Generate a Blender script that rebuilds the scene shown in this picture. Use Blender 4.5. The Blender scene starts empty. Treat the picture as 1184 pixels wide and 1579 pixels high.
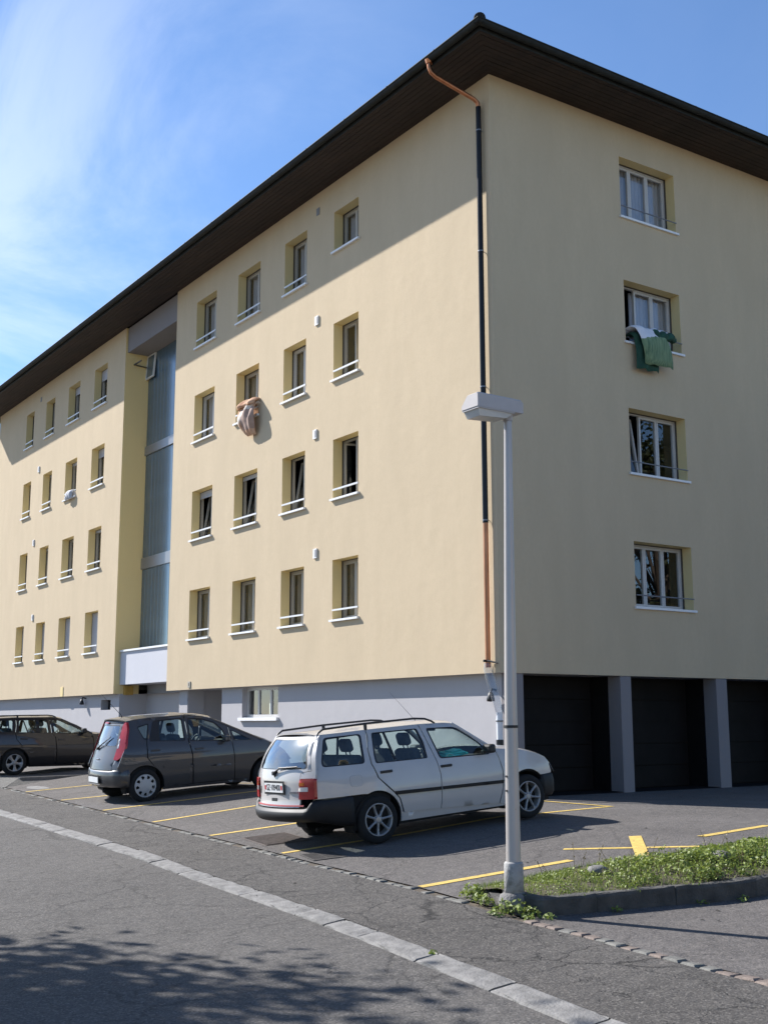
import bpy, bmesh, math, random
import numpy as np
from mathutils import Vector, Matrix, Euler
from mathutils.geometry import delaunay_2d_cdt

random.seed(7)
rng = np.random.default_rng(11)
scene = bpy.context.scene
COL = scene.collection
R_ = math.radians

# ------------------------------------------------------------------ camera
cam = bpy.data.cameras.new("camera")
cam_ob = bpy.data.objects.new("camera", cam)
COL.objects.link(cam_ob)
cam_ob.matrix_world = Matrix((
    (0.56167825, 0.14534952, 0.81448822, 16.6374),
    (0.82735250, -0.09591548, -0.55343297, -13.8098),
    (-0.00231919, 0.98472013, -0.17412893, 1.33),
    (0, 0, 0, 1)))
cam.sensor_fit = 'VERTICAL'
cam.sensor_height = 24.0
cam.lens = 24.0 * 1.160871
cam.clip_start = 0.1
cam.clip_end = 2000.0
scene.camera = cam_ob

# ------------------------------------------------------------------ sky and sun
SUN_DIR = Vector((0.740, 0.299, -0.602)).normalized()      # the way the light travels
SUN_EL = math.asin(-SUN_DIR.z)
SUN_ROT = math.atan2(-SUN_DIR.x, -SUN_DIR.y) % (2 * math.pi)
scene.view_settings.view_transform = 'Standard'
scene.view_settings.look = 'None'
scene.view_settings.gamma = 1.0
scene.view_settings.use_curve_mapping = False
scene.view_settings.exposure = 1.0

world = bpy.data.worlds.new("World")
scene.world = world
world.use_nodes = True
wn, wl = world.node_tree.nodes, world.node_tree.links
wn.clear()
w_out = wn.new('ShaderNodeOutputWorld')
w_bg = wn.new('ShaderNodeBackground')
w_bg.inputs['Strength'].default_value = 0.099
w_sky = wn.new('ShaderNodeTexSky')
w_sky.sky_type = 'NISHITA'
w_sky.sun_disc = False
w_sky.sun_elevation = SUN_EL
w_sky.sun_rotation = SUN_ROT
w_sky.altitude = 450
w_sky.air_density = 1.0
w_sky.dust_density = 0.30
w_sky.ozone_density = 6.5
# thin cirrus: stretched noise on the view direction
w_tc = wn.new('ShaderNodeTexCoord')
w_map = wn.new('ShaderNodeMapping')
w_map.inputs['Rotation'].default_value = (R_(20), R_(-24), R_(35))
w_map.inputs['Scale'].default_value = (1.0, 2.2, 3.2)
w_map.inputs['Location'].default_value = (5.2, 1.1, 4.4)
w_n1 = wn.new('ShaderNodeTexNoise')
w_n1.inputs['Scale'].default_value = 1.25
w_n1.inputs['Detail'].default_value = 10
w_n1.inputs['Roughness'].default_value = 0.60
w_n1.inputs['Distortion'].default_value = 0.75
w_r1 = wn.new('ShaderNodeMapRange')
w_r1.interpolation_type = 'SMOOTHSTEP'
w_r1.inputs['From Min'].default_value = 0.40
w_r1.inputs['From Max'].default_value = 0.64
w_r1.inputs['To Max'].default_value = 0.52
w_mix = wn.new('ShaderNodeMix')
w_mix.data_type = 'RGBA'
w_mix.inputs['B'].default_value = (6.8, 7.2, 7.8, 1)
wl.new(w_tc.outputs['Generated'], w_map.inputs['Vector'])
wl.new(w_map.outputs['Vector'], w_n1.inputs['Vector'])
wl.new(w_n1.outputs['Fac'], w_r1.inputs['Value'])
# cirrus thins out with height above the horizon and lies to the west (towards the sun)
w_dot = wn.new('ShaderNodeVectorMath')
w_dot.operation = 'DOT_PRODUCT'
w_dot.inputs[1].default_value = (-0.84, -0.45, -0.30)
w_r2 = wn.new('ShaderNodeMapRange')
w_r2.interpolation_type = 'SMOOTHSTEP'
w_r2.inputs['From Min'].default_value = 0.10
w_r2.inputs['From Max'].default_value = 0.78
w_r2.inputs['To Min'].default_value = 0.03
w_mul = wn.new('ShaderNodeMath')
w_mul.operation = 'MULTIPLY'
wl.new(w_tc.outputs['Generated'], w_dot.inputs[0])
wl.new(w_dot.outputs['Value'], w_r2.inputs['Value'])
wl.new(w_r1.outputs['Result'], w_mul.inputs[0])
wl.new(w_r2.outputs['Result'], w_mul.inputs[1])
wl.new(w_mul.outputs['Value'], w_mix.inputs['Factor'])
wl.new(w_sky.outputs['Color'], w_mix.inputs['A'])
wl.new(w_mix.outputs['Result'], w_bg.inputs['Color'])
wl.new(w_bg.outputs['Background'], w_out.inputs['Surface'])

sun = bpy.data.lights.new("sun", 'SUN')
sun.energy = 4.7
sun.angle = R_(0.53)
sun.color = (1.0, 0.97, 0.94)
sun_ob = bpy.data.objects.new("sun", sun)
COL.objects.link(sun_ob)
sun_ob.rotation_euler = SUN_DIR.to_track_quat('-Z', 'Y').to_euler()
sun_ob.location = (-30, -15, 30)

# ------------------------------------------------------------------ materials
def new_mat(name):
    m = bpy.data.materials.new(name)
    m.use_nodes = True
    nt = m.node_tree
    b = nt.nodes['Principled BSDF']
    return m, nt, b

def pm(name, col, rough=0.6, metal=0.0, var=0.10, scale=6.0, bump=0.0, bscale=40.0, coat=0.0, spec=0.5,
       col2=None, obj=True, stretch=(1, 1, 1), detail=5):
    """principled material with procedural colour variation and fine relief"""
    m, nt, b = new_mat(name)
    tc = nt.nodes.new('ShaderNodeTexCoord')
    mp = nt.nodes.new('ShaderNodeMapping')
    mp.inputs['Scale'].default_value = stretch
    nt.links.new(tc.outputs['Object'], mp.inputs['Vector'])
    n = nt.nodes.new('ShaderNodeTexNoise')
    n.inputs['Scale'].default_value = scale
    n.inputs['Detail'].default_value = detail
    nt.links.new(mp.outputs['Vector'], n.inputs['Vector'])
    ramp = nt.nodes.new('ShaderNodeMapRange')
    ramp.inputs['From Min'].default_value = 0.3
    ramp.inputs['From Max'].default_value = 0.7
    nt.links.new(n.outputs['Fac'], ramp.inputs['Value'])
    mx = nt.nodes.new('ShaderNodeMix')
    mx.data_type = 'RGBA'
    c = Vector(col)
    a1 = c * (1 - var)
    a2 = Vector(col2) if col2 else c * (1 + var)
    mx.inputs['A'].default_value = (*a1, 1)
    mx.inputs['B'].default_value = (*a2, 1)
    nt.links.new(ramp.outputs['Result'], mx.inputs['Factor'])
    nt.links.new(mx.outputs['Result'], b.inputs['Base Color'])
    b.inputs['Roughness'].default_value = rough
    b.inputs['Metallic'].default_value = metal
    b.inputs['Specular IOR Level'].default_value = spec
    if coat:
        b.inputs['Coat Weight'].default_value = coat
        b.inputs['Coat Roughness'].default_value = 0.04
    if bump:
        n2 = nt.nodes.new('ShaderNodeTexNoise')
        n2.inputs['Scale'].default_value = bscale
        n2.inputs['Detail'].default_value = 3
        nt.links.new(tc.outputs['Object'], n2.inputs['Vector'])
        bp = nt.nodes.new('ShaderNodeBump')
        bp.inputs['Strength'].default_value = bump
        bp.inputs['Distance'].default_value = 0.02
        nt.links.new(n2.outputs['Fac'], bp.inputs['Height'])
        nt.links.new(bp.outputs['Normal'], b.inputs['Normal'])
    return m

def stucco(name, col, streak=0.10):
    m, nt, b = new_mat(name)
    N, L = nt.nodes, nt.links
    geo = N.new('ShaderNodeNewGeometry')
    def noise(scale, detail, stretch):
        mp = N.new('ShaderNodeMapping'); mp.inputs['Scale'].default_value = stretch
        L.new(geo.outputs['Position'], mp.inputs['Vector'])
        n = N.new('ShaderNodeTexNoise'); n.inputs['Scale'].default_value = scale; n.inputs['Detail'].default_value = detail
        L.new(mp.outputs['Vector'], n.inputs['Vector']); return n
    n1 = noise(1.1, 6, (1, 1, 0.35))
    n2 = noise(14, 4, (1, 1, 0.7))
    n3 = noise(160, 2, (1, 1, 1))
    n5 = noise(3.2, 7, (1, 1, 0.33))
    c = Vector(col)
    def mix(fac_node, lo, hi, A, B, fmin=0.3, fmax=0.7):
        r = N.new('ShaderNodeMapRange'); r.inputs['From Min'].default_value = fmin; r.inputs['From Max'].default_value = fmax
        r.inputs['To Min'].default_value = lo; r.inputs['To Max'].default_value = hi
        L.new(fac_node.outputs['Fac'], r.inputs['Value'])
        x = N.new('ShaderNodeMix'); x.data_type = 'RGBA'
        L.new(r.outputs['Result'], x.inputs['Factor'])
        for s, v in (('A', A), ('B', B)):
            if isinstance(v, Vector): x.inputs[s].default_value = (*v, 1)
            else: L.new(v, x.inputs[s])
        return x.outputs['Result']
    o = mix(n1, 0, 1, c * (1 + streak * .35), c * (1 - streak * .5))
    o = mix(n2, 0, .35, o, c * (1 - streak))
    o = mix(n5, 0, .42, o, Vector((c.x * (1 - streak), c.y * (1 - 1.05 * streak), c.z * (1 - 1.2 * streak))), .42, .72)
    o = mix(n3, 0, .5, o, c * 0.86)
    L.new(o, b.inputs['Base Color'])
    b.inputs['Roughness'].default_value = 0.92
    b.inputs['Specular IOR Level'].default_value = 0.2
    bp = N.new('ShaderNodeBump'); bp.inputs['Strength'].default_value = 0.35; bp.inputs['Distance'].default_value = 0.006
    L.new(n3.outputs['Fac'], bp.inputs['Height'])
    bp2 = N.new('ShaderNodeBump'); bp2.inputs['Strength'].default_value = 0.25; bp2.inputs['Distance'].default_value = 0.02
    n4 = noise(3.5, 3, (1, 1, 1))
    L.new(n4.outputs['Fac'], bp2.inputs['Height'])
    L.new(bp.outputs['Normal'], bp2.inputs['Normal'])
    L.new(bp2.outputs['Normal'], b.inputs['Normal'])
    return m

def asphalt(name, col, crack=0.5, patch=0.18, grain=0.55, crack_scale=0.8):
    m, nt, b = new_mat(name)
    N, L = nt.nodes, nt.links
    geo = N.new('ShaderNodeNewGeometry')
    def noise(scale, detail=4, rough=0.5, dist=0):
        n = N.new('ShaderNodeTexNoise'); n.inputs['Scale'].default_value = scale; n.inputs['Detail'].default_value = detail
        n.inputs['Roughness'].default_value = rough; n.inputs['Distortion'].default_value = dist
        L.new(geo.outputs['Position'], n.inputs['Vector']); return n
    def rng_(node, a, c, lo=0., hi=1., out='Fac'):
        r = N.new('ShaderNodeMapRange'); r.inputs['From Min'].default_value = a; r.inputs['From Max'].default_value = c
        r.inputs['To Min'].default_value = lo; r.inputs['To Max'].default_value = hi
        L.new(node.outputs[out], r.inputs['Value']); return r.outputs['Result']
    def mul(a, c):
        x = N.new('ShaderNodeMath'); x.operation = 'MULTIPLY'
        for i, v in enumerate((a, c)):
            if isinstance(v, float): x.inputs[i].default_value = v
            else: L.new(v, x.inputs[i])
        return x.outputs['Value']
    def mixc(f, A, B):
        x = N.new('ShaderNodeMix'); x.data_type = 'RGBA'
        L.new(f, x.inputs['Factor'])
        for s, v in (('A', A), ('B', B)):
            if isinstance(v, Vector): x.inputs[s].default_value = (*v, 1)
            else: L.new(v, x.inputs[s])
        return x.outputs['Result']
    c = Vector(col)
    big = noise(0.55, 6, 0.6, 0.4)
    mid = noise(5.0, 5, 0.6)
    o = mixc(rng_(big, .33, .67), c * (1 - patch), c * (1 + patch))
    o = mixc(rng_(mid, .35, .75, 0, .5), o, c * (1 - 1.3 * patch))
    sp = N.new('ShaderNodeTexVoronoi'); sp.inputs['Scale'].default_value = 75
    L.new(geo.outputs['Position'], sp.inputs['Vector'])
    hsv = N.new('ShaderNodeSeparateColor'); L.new(sp.outputs['Color'], hsv.inputs['Color'])
    light = rng_(hsv, .62, 1.0, 0, grain, 'Red')
    o = mixc(light, o, Vector((c.x * 2.3, c.y * 2.3, c.z * 2.25)))
    dark = rng_(hsv, .60, 1.0, 0, grain * 1.1, 'Green')
    o = mixc(dark, o, c * 0.35)
    # cracks: thin voronoi borders on warped coordinates, only in some places
    if crack:
        wv = N.new('ShaderNodeVectorMath'); wv.operation = 'MULTIPLY_ADD'
        wn_ = noise(2.2, 5, 0.7)
        L.new(wn_.outputs['Color'], wv.inputs[0]); wv.inputs[1].default_value = (0.55, 0.55, 0.1)
        L.new(geo.outputs['Position'], wv.inputs[2])
        vo = N.new('ShaderNodeTexVoronoi'); vo.feature = 'DISTANCE_TO_EDGE'; vo.inputs['Scale'].default_value = crack_scale
        L.new(wv.outputs['Vector'], vo.inputs['Vector'])
        line = rng_(vo, 0.0, 0.016, 1, 0, 'Distance')
        vo2 = N.new('ShaderNodeTexVoronoi'); vo2.feature = 'DISTANCE_TO_EDGE'; vo2.inputs['Scale'].default_value = crack_scale * 3.1
        L.new(wv.outputs['Vector'], vo2.inputs['Vector'])
        line2 = rng_(vo2, 0.0, 0.02, 1, 0, 'Distance')
        cm = noise(0.9, 3)
        cm2 = noise(1.7, 3, .5, .3)
        l = mul(line, rng_(cm, .42, .56))
        l2 = mul(line2, rng_(cm2, .50, .62))
        ad = N.new('ShaderNodeMath'); ad.operation = 'MAXIMUM'
        L.new(l, ad.inputs[0]); L.new(l2, ad.inputs[1])
        lf = mul(ad.outputs['Value'], float(crack))
        o = mixc(lf, o, c * 0.18)
    L.new(o, b.inputs['Base Color'])
    b.inputs['Roughness'].default_value = 0.93
    b.inputs['Specular IOR Level'].default_value = 0.28
    bp = N.new('ShaderNodeBump'); bp.inputs['Strength'].default_value = 0.75; bp.inputs['Distance'].default_value = 0.012
    g2 = noise(60, 4, 0.7)
    if crack:
        sb = N.new('ShaderNodeMath'); sb.operation = 'SUBTRACT'
        L.new(g2.outputs['Fac'], sb.inputs[0]); L.new(lf, sb.inputs[1])
        L.new(sb.outputs['Value'], bp.inputs['Height'])
    else:
        L.new(g2.outputs['Fac'], bp.inputs['Height'])
    bp2 = N.new('ShaderNodeBump'); bp2.inputs['Strength'].default_value = 0.6; bp2.inputs['Distance'].default_value = 0.05
    L.new(mid.outputs['Fac'], bp2.inputs['Height']); L.new(bp.outputs['Normal'], bp2.inputs['Normal'])
    L.new(bp2.outputs['Normal'], b.inputs['Normal'])
    return m

def glass(name, tint=(0.85, 0.9, 0.9), ior=1.5, rough=0.0, extra=0.0, waves=0.0):
    """thin pane: clear with a fresnel reflection, light passes straight through"""
    m = bpy.data.materials.new(name); m.use_nodes = True
    nt = m.node_tree; N, L = nt.nodes, nt.links; N.clear()
    out = N.new('ShaderNodeOutputMaterial')
    tr = N.new('ShaderNodeBsdfTransparent'); tr.inputs['Color'].default_value = (*tint, 1)
    gl = N.new('ShaderNodeBsdfGlossy'); gl.inputs['Roughness'].default_value = rough
    gl.inputs['Color'].default_value = (1, 1, 1, 1)
    fr = N.new('ShaderNodeFresnel'); fr.inputs['IOR'].default_value = ior
    ad = N.new('ShaderNodeMath'); ad.operation = 'MULTIPLY_ADD'; ad.use_clamp = True
    ad.inputs[1].default_value = 1.6; ad.inputs[2].default_value = extra
    L.new(fr.outputs['Fac'], ad.inputs[0])
    ge = N.new('ShaderNodeNewGeometry'); io = N.new('ShaderNodeMapRange')      # seen from behind the sheet is still air to glass
    io.inputs['To Min'].default_value = ior; io.inputs['To Max'].default_value = 1 / ior
    L.new(ge.outputs['Backfacing'], io.inputs['Value']); L.new(io.outputs['Result'], fr.inputs['IOR'])
    mx = N.new('ShaderNodeMixShader')
    L.new(ad.outputs['Value'], mx.inputs['Fac']); L.new(tr.outputs['BSDF'], mx.inputs[1]); L.new(gl.outputs['BSDF'], mx.inputs[2])
    L.new(mx.outputs['Shader'], out.inputs['Surface'])
    if waves:
        tc = N.new('ShaderNodeTexCoord'); n = N.new('ShaderNodeTexNoise'); n.inputs['Scale'].default_value = 2.5
        L.new(tc.outputs['Object'], n.inputs['Vector'])
        bp = N.new('ShaderNodeBump'); bp.inputs['Strength'].default_value = waves; bp.inputs['Distance'].default_value = 0.02
        L.new(n.outputs['Fac'], bp.inputs['Height']); L.new(bp.outputs['Normal'], gl.inputs['Normal'])
    return m

M = {}
M['facade'] = stucco('facade_stucco', (0.605, 0.487, 0.328), 0.13)
M['yellow'] = stucco('yellow_stucco', (0.79, 0.635, 0.325), 0.05)
M['grey_wall'] = stucco('grey_base_paint', (0.455, 0.44, 0.445), 0.07)
M['grey_box'] = stucco('grey_canopy_paint', (0.58, 0.58, 0.61), 0.04)
M['pier'] = stucco('blue_grey_pier_paint', (0.25, 0.235, 0.24), 0.08)
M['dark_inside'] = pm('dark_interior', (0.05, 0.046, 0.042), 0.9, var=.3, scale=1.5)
M['garage'] = pm('opening_shade_brown', (0.009, 0.008, 0.0075), 0.7, var=.25, scale=3, spec=.2)  # near black: the deep shade of the openings is put into the colour
M['garage_shaded_floor'] = pm('garage_shaded_floor', (0.012, 0.012, 0.012), 0.95, var=.3, scale=3, spec=.1)  # floor sheet coloured near black for the shade inside the garages
M['soffit'] = pm('brown_soffit_board', (0.026, 0.015, 0.011), 0.75, var=.3, scale=3, stretch=(.3, 1, 1), bump=.15, bscale=30)
M['gutter'] = pm('dark_gutter', (0.022, 0.024, 0.022), 0.75, var=.25, scale=5, spec=.2)
M['tile'] = pm('dark_roof_tile', (0.026, 0.025, 0.023), 0.85, spec=.2, var=.3, scale=5, bump=.3)
M['copper'] = pm('copper', (0.46, 0.195, 0.10), 0.36, 1.0, var=.22, scale=7, stretch=(1, 1, .3))
M['black_pipe'] = pm('black_pipe', (0.013, 0.012, 0.012), 0.25, var=.2, scale=6, spec=.25)
M['frame'] = pm('window_frame_cream', (0.40, 0.365, 0.30), 0.45, var=.05, scale=4)
M['frame_white'] = pm('window_frame_white', (0.52, 0.50, 0.47), 0.4, var=.04, scale=4)
M['sill'] = pm('white_metal_sill', (0.80, 0.80, 0.79), 0.4, var=.04, scale=5)
M['rail'] = pm('pale_rail', (0.70, 0.70, 0.69), 0.35, var=.05, scale=6)
M['rail_grey'] = pm('grey_rail', (0.22, 0.22, 0.23), 0.4, .5, var=.08, scale=6)
M['shutter'] = pm('grey_shutter', (0.42, 0.42, 0.44), 0.55, var=.05, scale=4)
M['dark_line'] = pm('dark_guide_rail', (0.07, 0.06, 0.05), 0.5, var=.1)
M['pane'] = glass('window_glass', (0.80, 0.82, 0.82), 1.5, 0.0, 0.02)
M['curtain'] = pm('net_curtain', (0.52, 0.52, 0.56), 0.9, var=.14, scale=9, stretch=(6, 6, .4))
M['curtain_brown'] = pm('brown_curtain', (0.34, 0.29, 0.22), 0.9, var=.3, scale=6, stretch=(5, 5, .4))
M['channel'] = pm('channel_glass', (0.125, 0.185, 0.23), 0.16, .4, var=.12, scale=2, spec=.9)
M['band'] = pm('grey_metal_band', (0.30, 0.31, 0.33), 0.35, .6, var=.06, scale=2, stretch=(1, 1, .2))
M['vent'] = pm('white_plastic_vent', (0.74, 0.74, 0.73), 0.5, var=.05)
M['vent_dark'] = pm('dark_grey_vent', (0.22, 0.22, 0.23), 0.6, var=.1)
M['road'] = asphalt('road_asphalt', (0.095, 0.088, 0.081), 0.5, .14, .55, .55)
M['pavement'] = asphalt('pavement_asphalt', (0.081, 0.074, 0.067), 0.9, .20, .7, .9)
M['lot'] = asphalt('parking_asphalt', (0.108, 0.098, 0.091), 0.35, .20, .45, .5)
M['raised'] = asphalt('raised_bay_asphalt', (0.12, 0.115, 0.105), 0.25, .2, .5, .6)
M['ground'] = pm('far_ground', (0.25, 0.195, 0.13), 0.95, var=.3, scale=.3)
M['kerb'] = pm('kerb_granite', (0.165, 0.158, 0.148), 0.85, var=.30, scale=9, bump=.5, bscale=50, detail=8)
M['kerb_dark'] = pm('shade_darkened_kerb', (0.068, 0.064, 0.057), 0.9, var=.35, scale=6, bump=.6, bscale=45, detail=8)  # darkened in colour for the island kerb's faces turned from the sun
M['cobble'] = pm('cobble_grey', (0.135, 0.13, 0.115), 0.85, var=.3, scale=9, bump=.5, bscale=50)
M['cobble_red'] = pm('cobble_reddish', (0.165, 0.128, 0.105), 0.85, var=.3, scale=9, bump=.5, bscale=50)
M['yellow_paint'] = pm('yellow_line_paint', (0.56, 0.39, 0.095), 0.75, var=.18, scale=14, bump=.3, bscale=90, detail=8)
M['iron'] = pm('cast_iron', (0.075, 0.068, 0.062), 0.7, .3, var=.3, scale=9)
M['rust_iron'] = pm('rusty_iron', (0.10, 0.08, 0.07), 0.75, .2, var=.3, scale=12)
M['soil'] = pm('soil', (0.075, 0.058, 0.04), 0.95, var=.4, scale=9, bump=.6, bscale=25)
M['post'] = pm('galvanised_post', (0.45, 0.41, 0.38), 0.36, .25, var=.10, scale=3, stretch=(1, 1, .3))
M['post_base'] = pm('concrete_collar', (0.33, 0.32, 0.305), 0.8, var=.15, scale=9, bump=.3)
M['lamp_body'] = pm('lamp_housing_grey', (0.45, 0.42, 0.40), 0.5, var=.05)
M['lamp_lens'] = pm('lamp_lens', (0.55, 0.55, 0.52), 0.15, var=.05)
M['bark'] = pm('bark', (0.10, 0.075, 0.055), 0.95, var=.35, scale=8, stretch=(1, 1, .3), bump=.6, bscale=20)
M['plastic'] = glass('clear_plastic_sleeve', (0.80, 0.82, 0.85), 1.3, 0.3, 0.06)
M['white_pipe'] = pm('white_pipe', (0.70, 0.71, 0.73), 0.35, var=.05)
M['black'] = pm('black_plastic', (0.012, 0.012, 0.013), 0.5, var=.2)
M['plate'] = pm('plate_white', (0.72, 0.72, 0.70), 0.5, var=.03)
M['ink'] = pm('plate_ink', (0.012, 0.012, 0.012), 0.6, var=.1)
M['red_shield'] = pm('red_shield', (0.5, 0.03, 0.03), 0.5, var=.05)

def worn(m, under, lo=.56, hi=.68, scale=22):
    """paint worn through to what lies under it"""
    nt = m.node_tree; b = nt.nodes['Principled BSDF']; src = b.inputs['Base Color'].links[0].from_socket
    geo = nt.nodes.new('ShaderNodeNewGeometry'); n = nt.nodes.new('ShaderNodeTexNoise'); n.inputs['Scale'].default_value = scale; n.inputs['Detail'].default_value = 8
    n.inputs['Roughness'].default_value = .7
    nt.links.new(geo.outputs['Position'], n.inputs['Vector'])
    r = nt.nodes.new('ShaderNodeMapRange'); r.inputs['From Min'].default_value = lo; r.inputs['From Max'].default_value = hi
    nt.links.new(n.outputs['Fac'], r.inputs['Value'])
    x = nt.nodes.new('ShaderNodeMix'); x.data_type = 'RGBA'; x.inputs['B'].default_value = (*under, 1)
    nt.links.new(r.outputs['Result'], x.inputs['Factor']); nt.links.new(src, x.inputs['A']); nt.links.new(x.outputs['Result'], b.inputs['Base Color'])
worn(M['yellow_paint'], (.10, .092, .075))
worn(M['post'], (.20, .17, .14), .66, .76, 9)
worn(M['post_base'], (.16, .15, .13), .52, .68, 7)
def leafmat(name, a, c):
    m, nt, b = new_mat(name)
    N, L = nt.nodes, nt.links
    geo = N.new('ShaderNodeNewGeometry')
    n = N.new('ShaderNodeTexNoise'); n.inputs['Scale'].default_value = 3.0; n.inputs['Detail'].default_value = 3
    L.new(geo.outputs['Position'], n.inputs['Vector'])
    ad = N.new('ShaderNodeMath'); ad.operation = 'MULTIPLY_ADD'; ad.inputs[1].default_value = 0.55
    L.new(geo.outputs['Random Per Island'], ad.inputs[0])
    r = N.new('ShaderNodeMapRange'); r.inputs['From Min'].default_value = .3; r.inputs['From Max'].default_value = .7
    r.inputs['To Max'].default_value = .45
    L.new(n.outputs['Fac'], r.inputs['Value']); L.new(r.outputs['Result'], ad.inputs[2])
    mx = N.new('ShaderNodeMix'); mx.data_type = 'RGBA'
    mx.inputs['A'].default_value = (*a, 1); mx.inputs['B'].default_value = (*c, 1)
    L.new(ad.outputs['Value'], mx.inputs['Factor']); L.new(mx.outputs['Result'], b.inputs['Base Color'])
    b.inputs['Roughness'].default_value = 0.55
    b.inputs['Transmission Weight'].default_value = 0.0
    tl = N.new('ShaderNodeBsdfTranslucent'); L.new(mx.outputs['Result'], tl.inputs['Color'])
    ms = N.new('ShaderNodeMixShader'); ms.inputs['Fac'].default_value = .3
    L.new(b.outputs['BSDF'], ms.inputs[1]); L.new(tl.outputs['BSDF'], ms.inputs[2])
    L.new(ms.outputs['Shader'], N['Material Output'].inputs['Surface'])
    return m
M['leaf'] = leafmat('tree_leaf', (0.035, 0.045, 0.018), (0.085, 0.095, 0.035))
M['weed'] = leafmat('weed_leaf', (0.085, 0.13, 0.022), (0.31, 0.37, 0.075))
M['dry'] = leafmat('dry_stem', (0.13, 0.10, 0.05), (0.22, 0.18, 0.09))

# ------------------------------------------------------------------ object helpers
def tag(o, label=None, cat=None, group=None, kind=None):
    if label: o['label'] = label
    if cat: o['category'] = cat
    if group: o['group'] = group
    if kind: o['kind'] = kind
    return o

def empty(name, loc=(0, 0, 0), mat=None):
    o = bpy.data.objects.new(name, None)
    COL.objects.link(o)
    o.empty_display_size = 0.2
    if mat is not None: o.matrix_world = mat
    else: o.location = loc
    return o

def link(name, me, parent=None, mat=None):
    o = bpy.data.objects.new(name, me)
    COL.objects.link(o)
    if parent is not None: o.parent = parent
    if mat is not None: o.matrix_local = mat
    return o

def mesh_from(name, verts, faces, mats, mi=None, smooth=False):
    me = bpy.data.meshes.new(name)
    me.from_pydata([tuple(v) for v in verts], [], [tuple(f) for f in faces])
    for m in (mats if isinstance(mats, (list, tuple)) else [mats]): me.materials.append(m)
    if mi is not None: me.polygons.foreach_set('material_index', mi)
    if smooth: me.polygons.foreach_set('use_smooth', [True] * len(me.polygons))
    me.update()
    return me

class MB:
    """collects simple solids and builds one mesh out of them"""
    def __init__(s): s.v = []; s.f = []; s.m = []; s.s = []
    def add(s, verts, faces, mi=0, smooth=False):
        b = len(s.v); s.v += [tuple(v) for v in verts]
        for f in faces: s.f.append(tuple(i + b for i in f)); s.m.append(mi); s.s.append(smooth)
    def box(s, a, b, mi=0, mat=None):
        x0, y0, z0 = a; x1, y1, z1 = b
        v = [Vector(p) for p in ((x0, y0, z0), (x1, y0, z0), (x1, y1, z0), (x0, y1, z0), (x0, y0, z1), (x1, y0, z1), (x1, y1, z1), (x0, y1, z1))]
        if mat is not None: v = [mat @ p for p in v]
        s.add(v, [(0, 3, 2, 1), (4, 5, 6, 7), (0, 1, 5, 4), (1, 2, 6, 5), (2, 3, 7, 6), (3, 0, 4, 7)], mi)
    def bbox(s, a, b, bev=0.01, mi=0, mat=None):
        """box with bevelled edges"""
        bm = bmesh.new()
        x0, y0, z0 = a; x1, y1, z1 = b
        mt = Matrix.Translation(((x0 + x1) / 2, (y0 + y1) / 2, (z0 + z1) / 2)) @ Matrix.Diagonal((x1 - x0, y1 - y0, z1 - z0, 1))
        bmesh.ops.create_cube(bm, size=1, matrix=mt)
        bmesh.ops.bevel(bm, geom=bm.edges[:], offset=bev, segments=2, affect='EDGES', profile=.5)
        bm.verts.ensure_lookup_table()
        vs = [v.co.copy() for v in bm.verts]
        if mat is not None: vs = [mat @ p for p in vs]
        s.add(vs, [[v.index for v in f.verts] for f in bm.faces], mi)
        bm.free()
    def tube(s, pts, r, n=10, mi=0, cap=True, smooth=True):
        pts = [Vector(p) for p in pts]
        rs = r if isinstance(r, (list, tuple)) else [r] * len(pts)
        rings = []; up = None
        for i, p in enumerate(pts):
            d = (pts[min(i + 1, len(pts) - 1)] - pts[max(i - 1, 0)]).normalized()
            if up is None:
                up = Vector((0, 0, 1)) if abs(d.z) < .9 else Vector((1, 0, 0))
            a = d.cross(up).normalized(); b = a.cross(d).normalized(); up = b
            rings.append([p + (a * math.cos(2 * math.pi * k / n) + b * math.sin(2 * math.pi * k / n)) * rs[i] for k in range(n)])
        v = [q for rg in rings for q in rg]; f = []
        for i in range(len(rings) - 1):
            for k in range(n):
                f.append((i * n + k, i * n + (k + 1) % n, (i + 1) * n + (k + 1) % n, (i + 1) * n + k))
        s.add(v, f, mi, smooth)
        if cap:
            s.add(rings[0], [tuple(range(n))], mi); s.add(rings[-1], [tuple(reversed(range(n)))], mi)
    def lathe(s, prof, n=24, mi=0, mat=None, axis='z', smooth=True):
        """prof: list of (r, h) turned round the axis"""
        v = []; f = []
        for r, h in prof:
            for k in range(n):
                a = 2 * math.pi * k / n
                p = Vector((r * math.cos(a), r * math.sin(a), h)) if axis == 'z' else Vector((r * math.cos(a), h, r * math.sin(a)))
                v.append(mat @ p if mat is not None else p)
        for i in range(len(prof) - 1):
            for k in range(n):
                f.append((i * n + k, i * n + (k + 1) % n, (i + 1) * n + (k + 1) % n, (i + 1) * n + k))
        s.add(v, f, mi, smooth)
    def mesh(s, name, mats):
        me = mesh_from(name, s.v, s.f, mats, s.m)
        me.polygons.foreach_set('use_smooth', s.s)
        return me
    def obj(s, name, mats, parent=None, mat=None):
        return link(name, s.mesh(name, mats), parent, mat)

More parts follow.
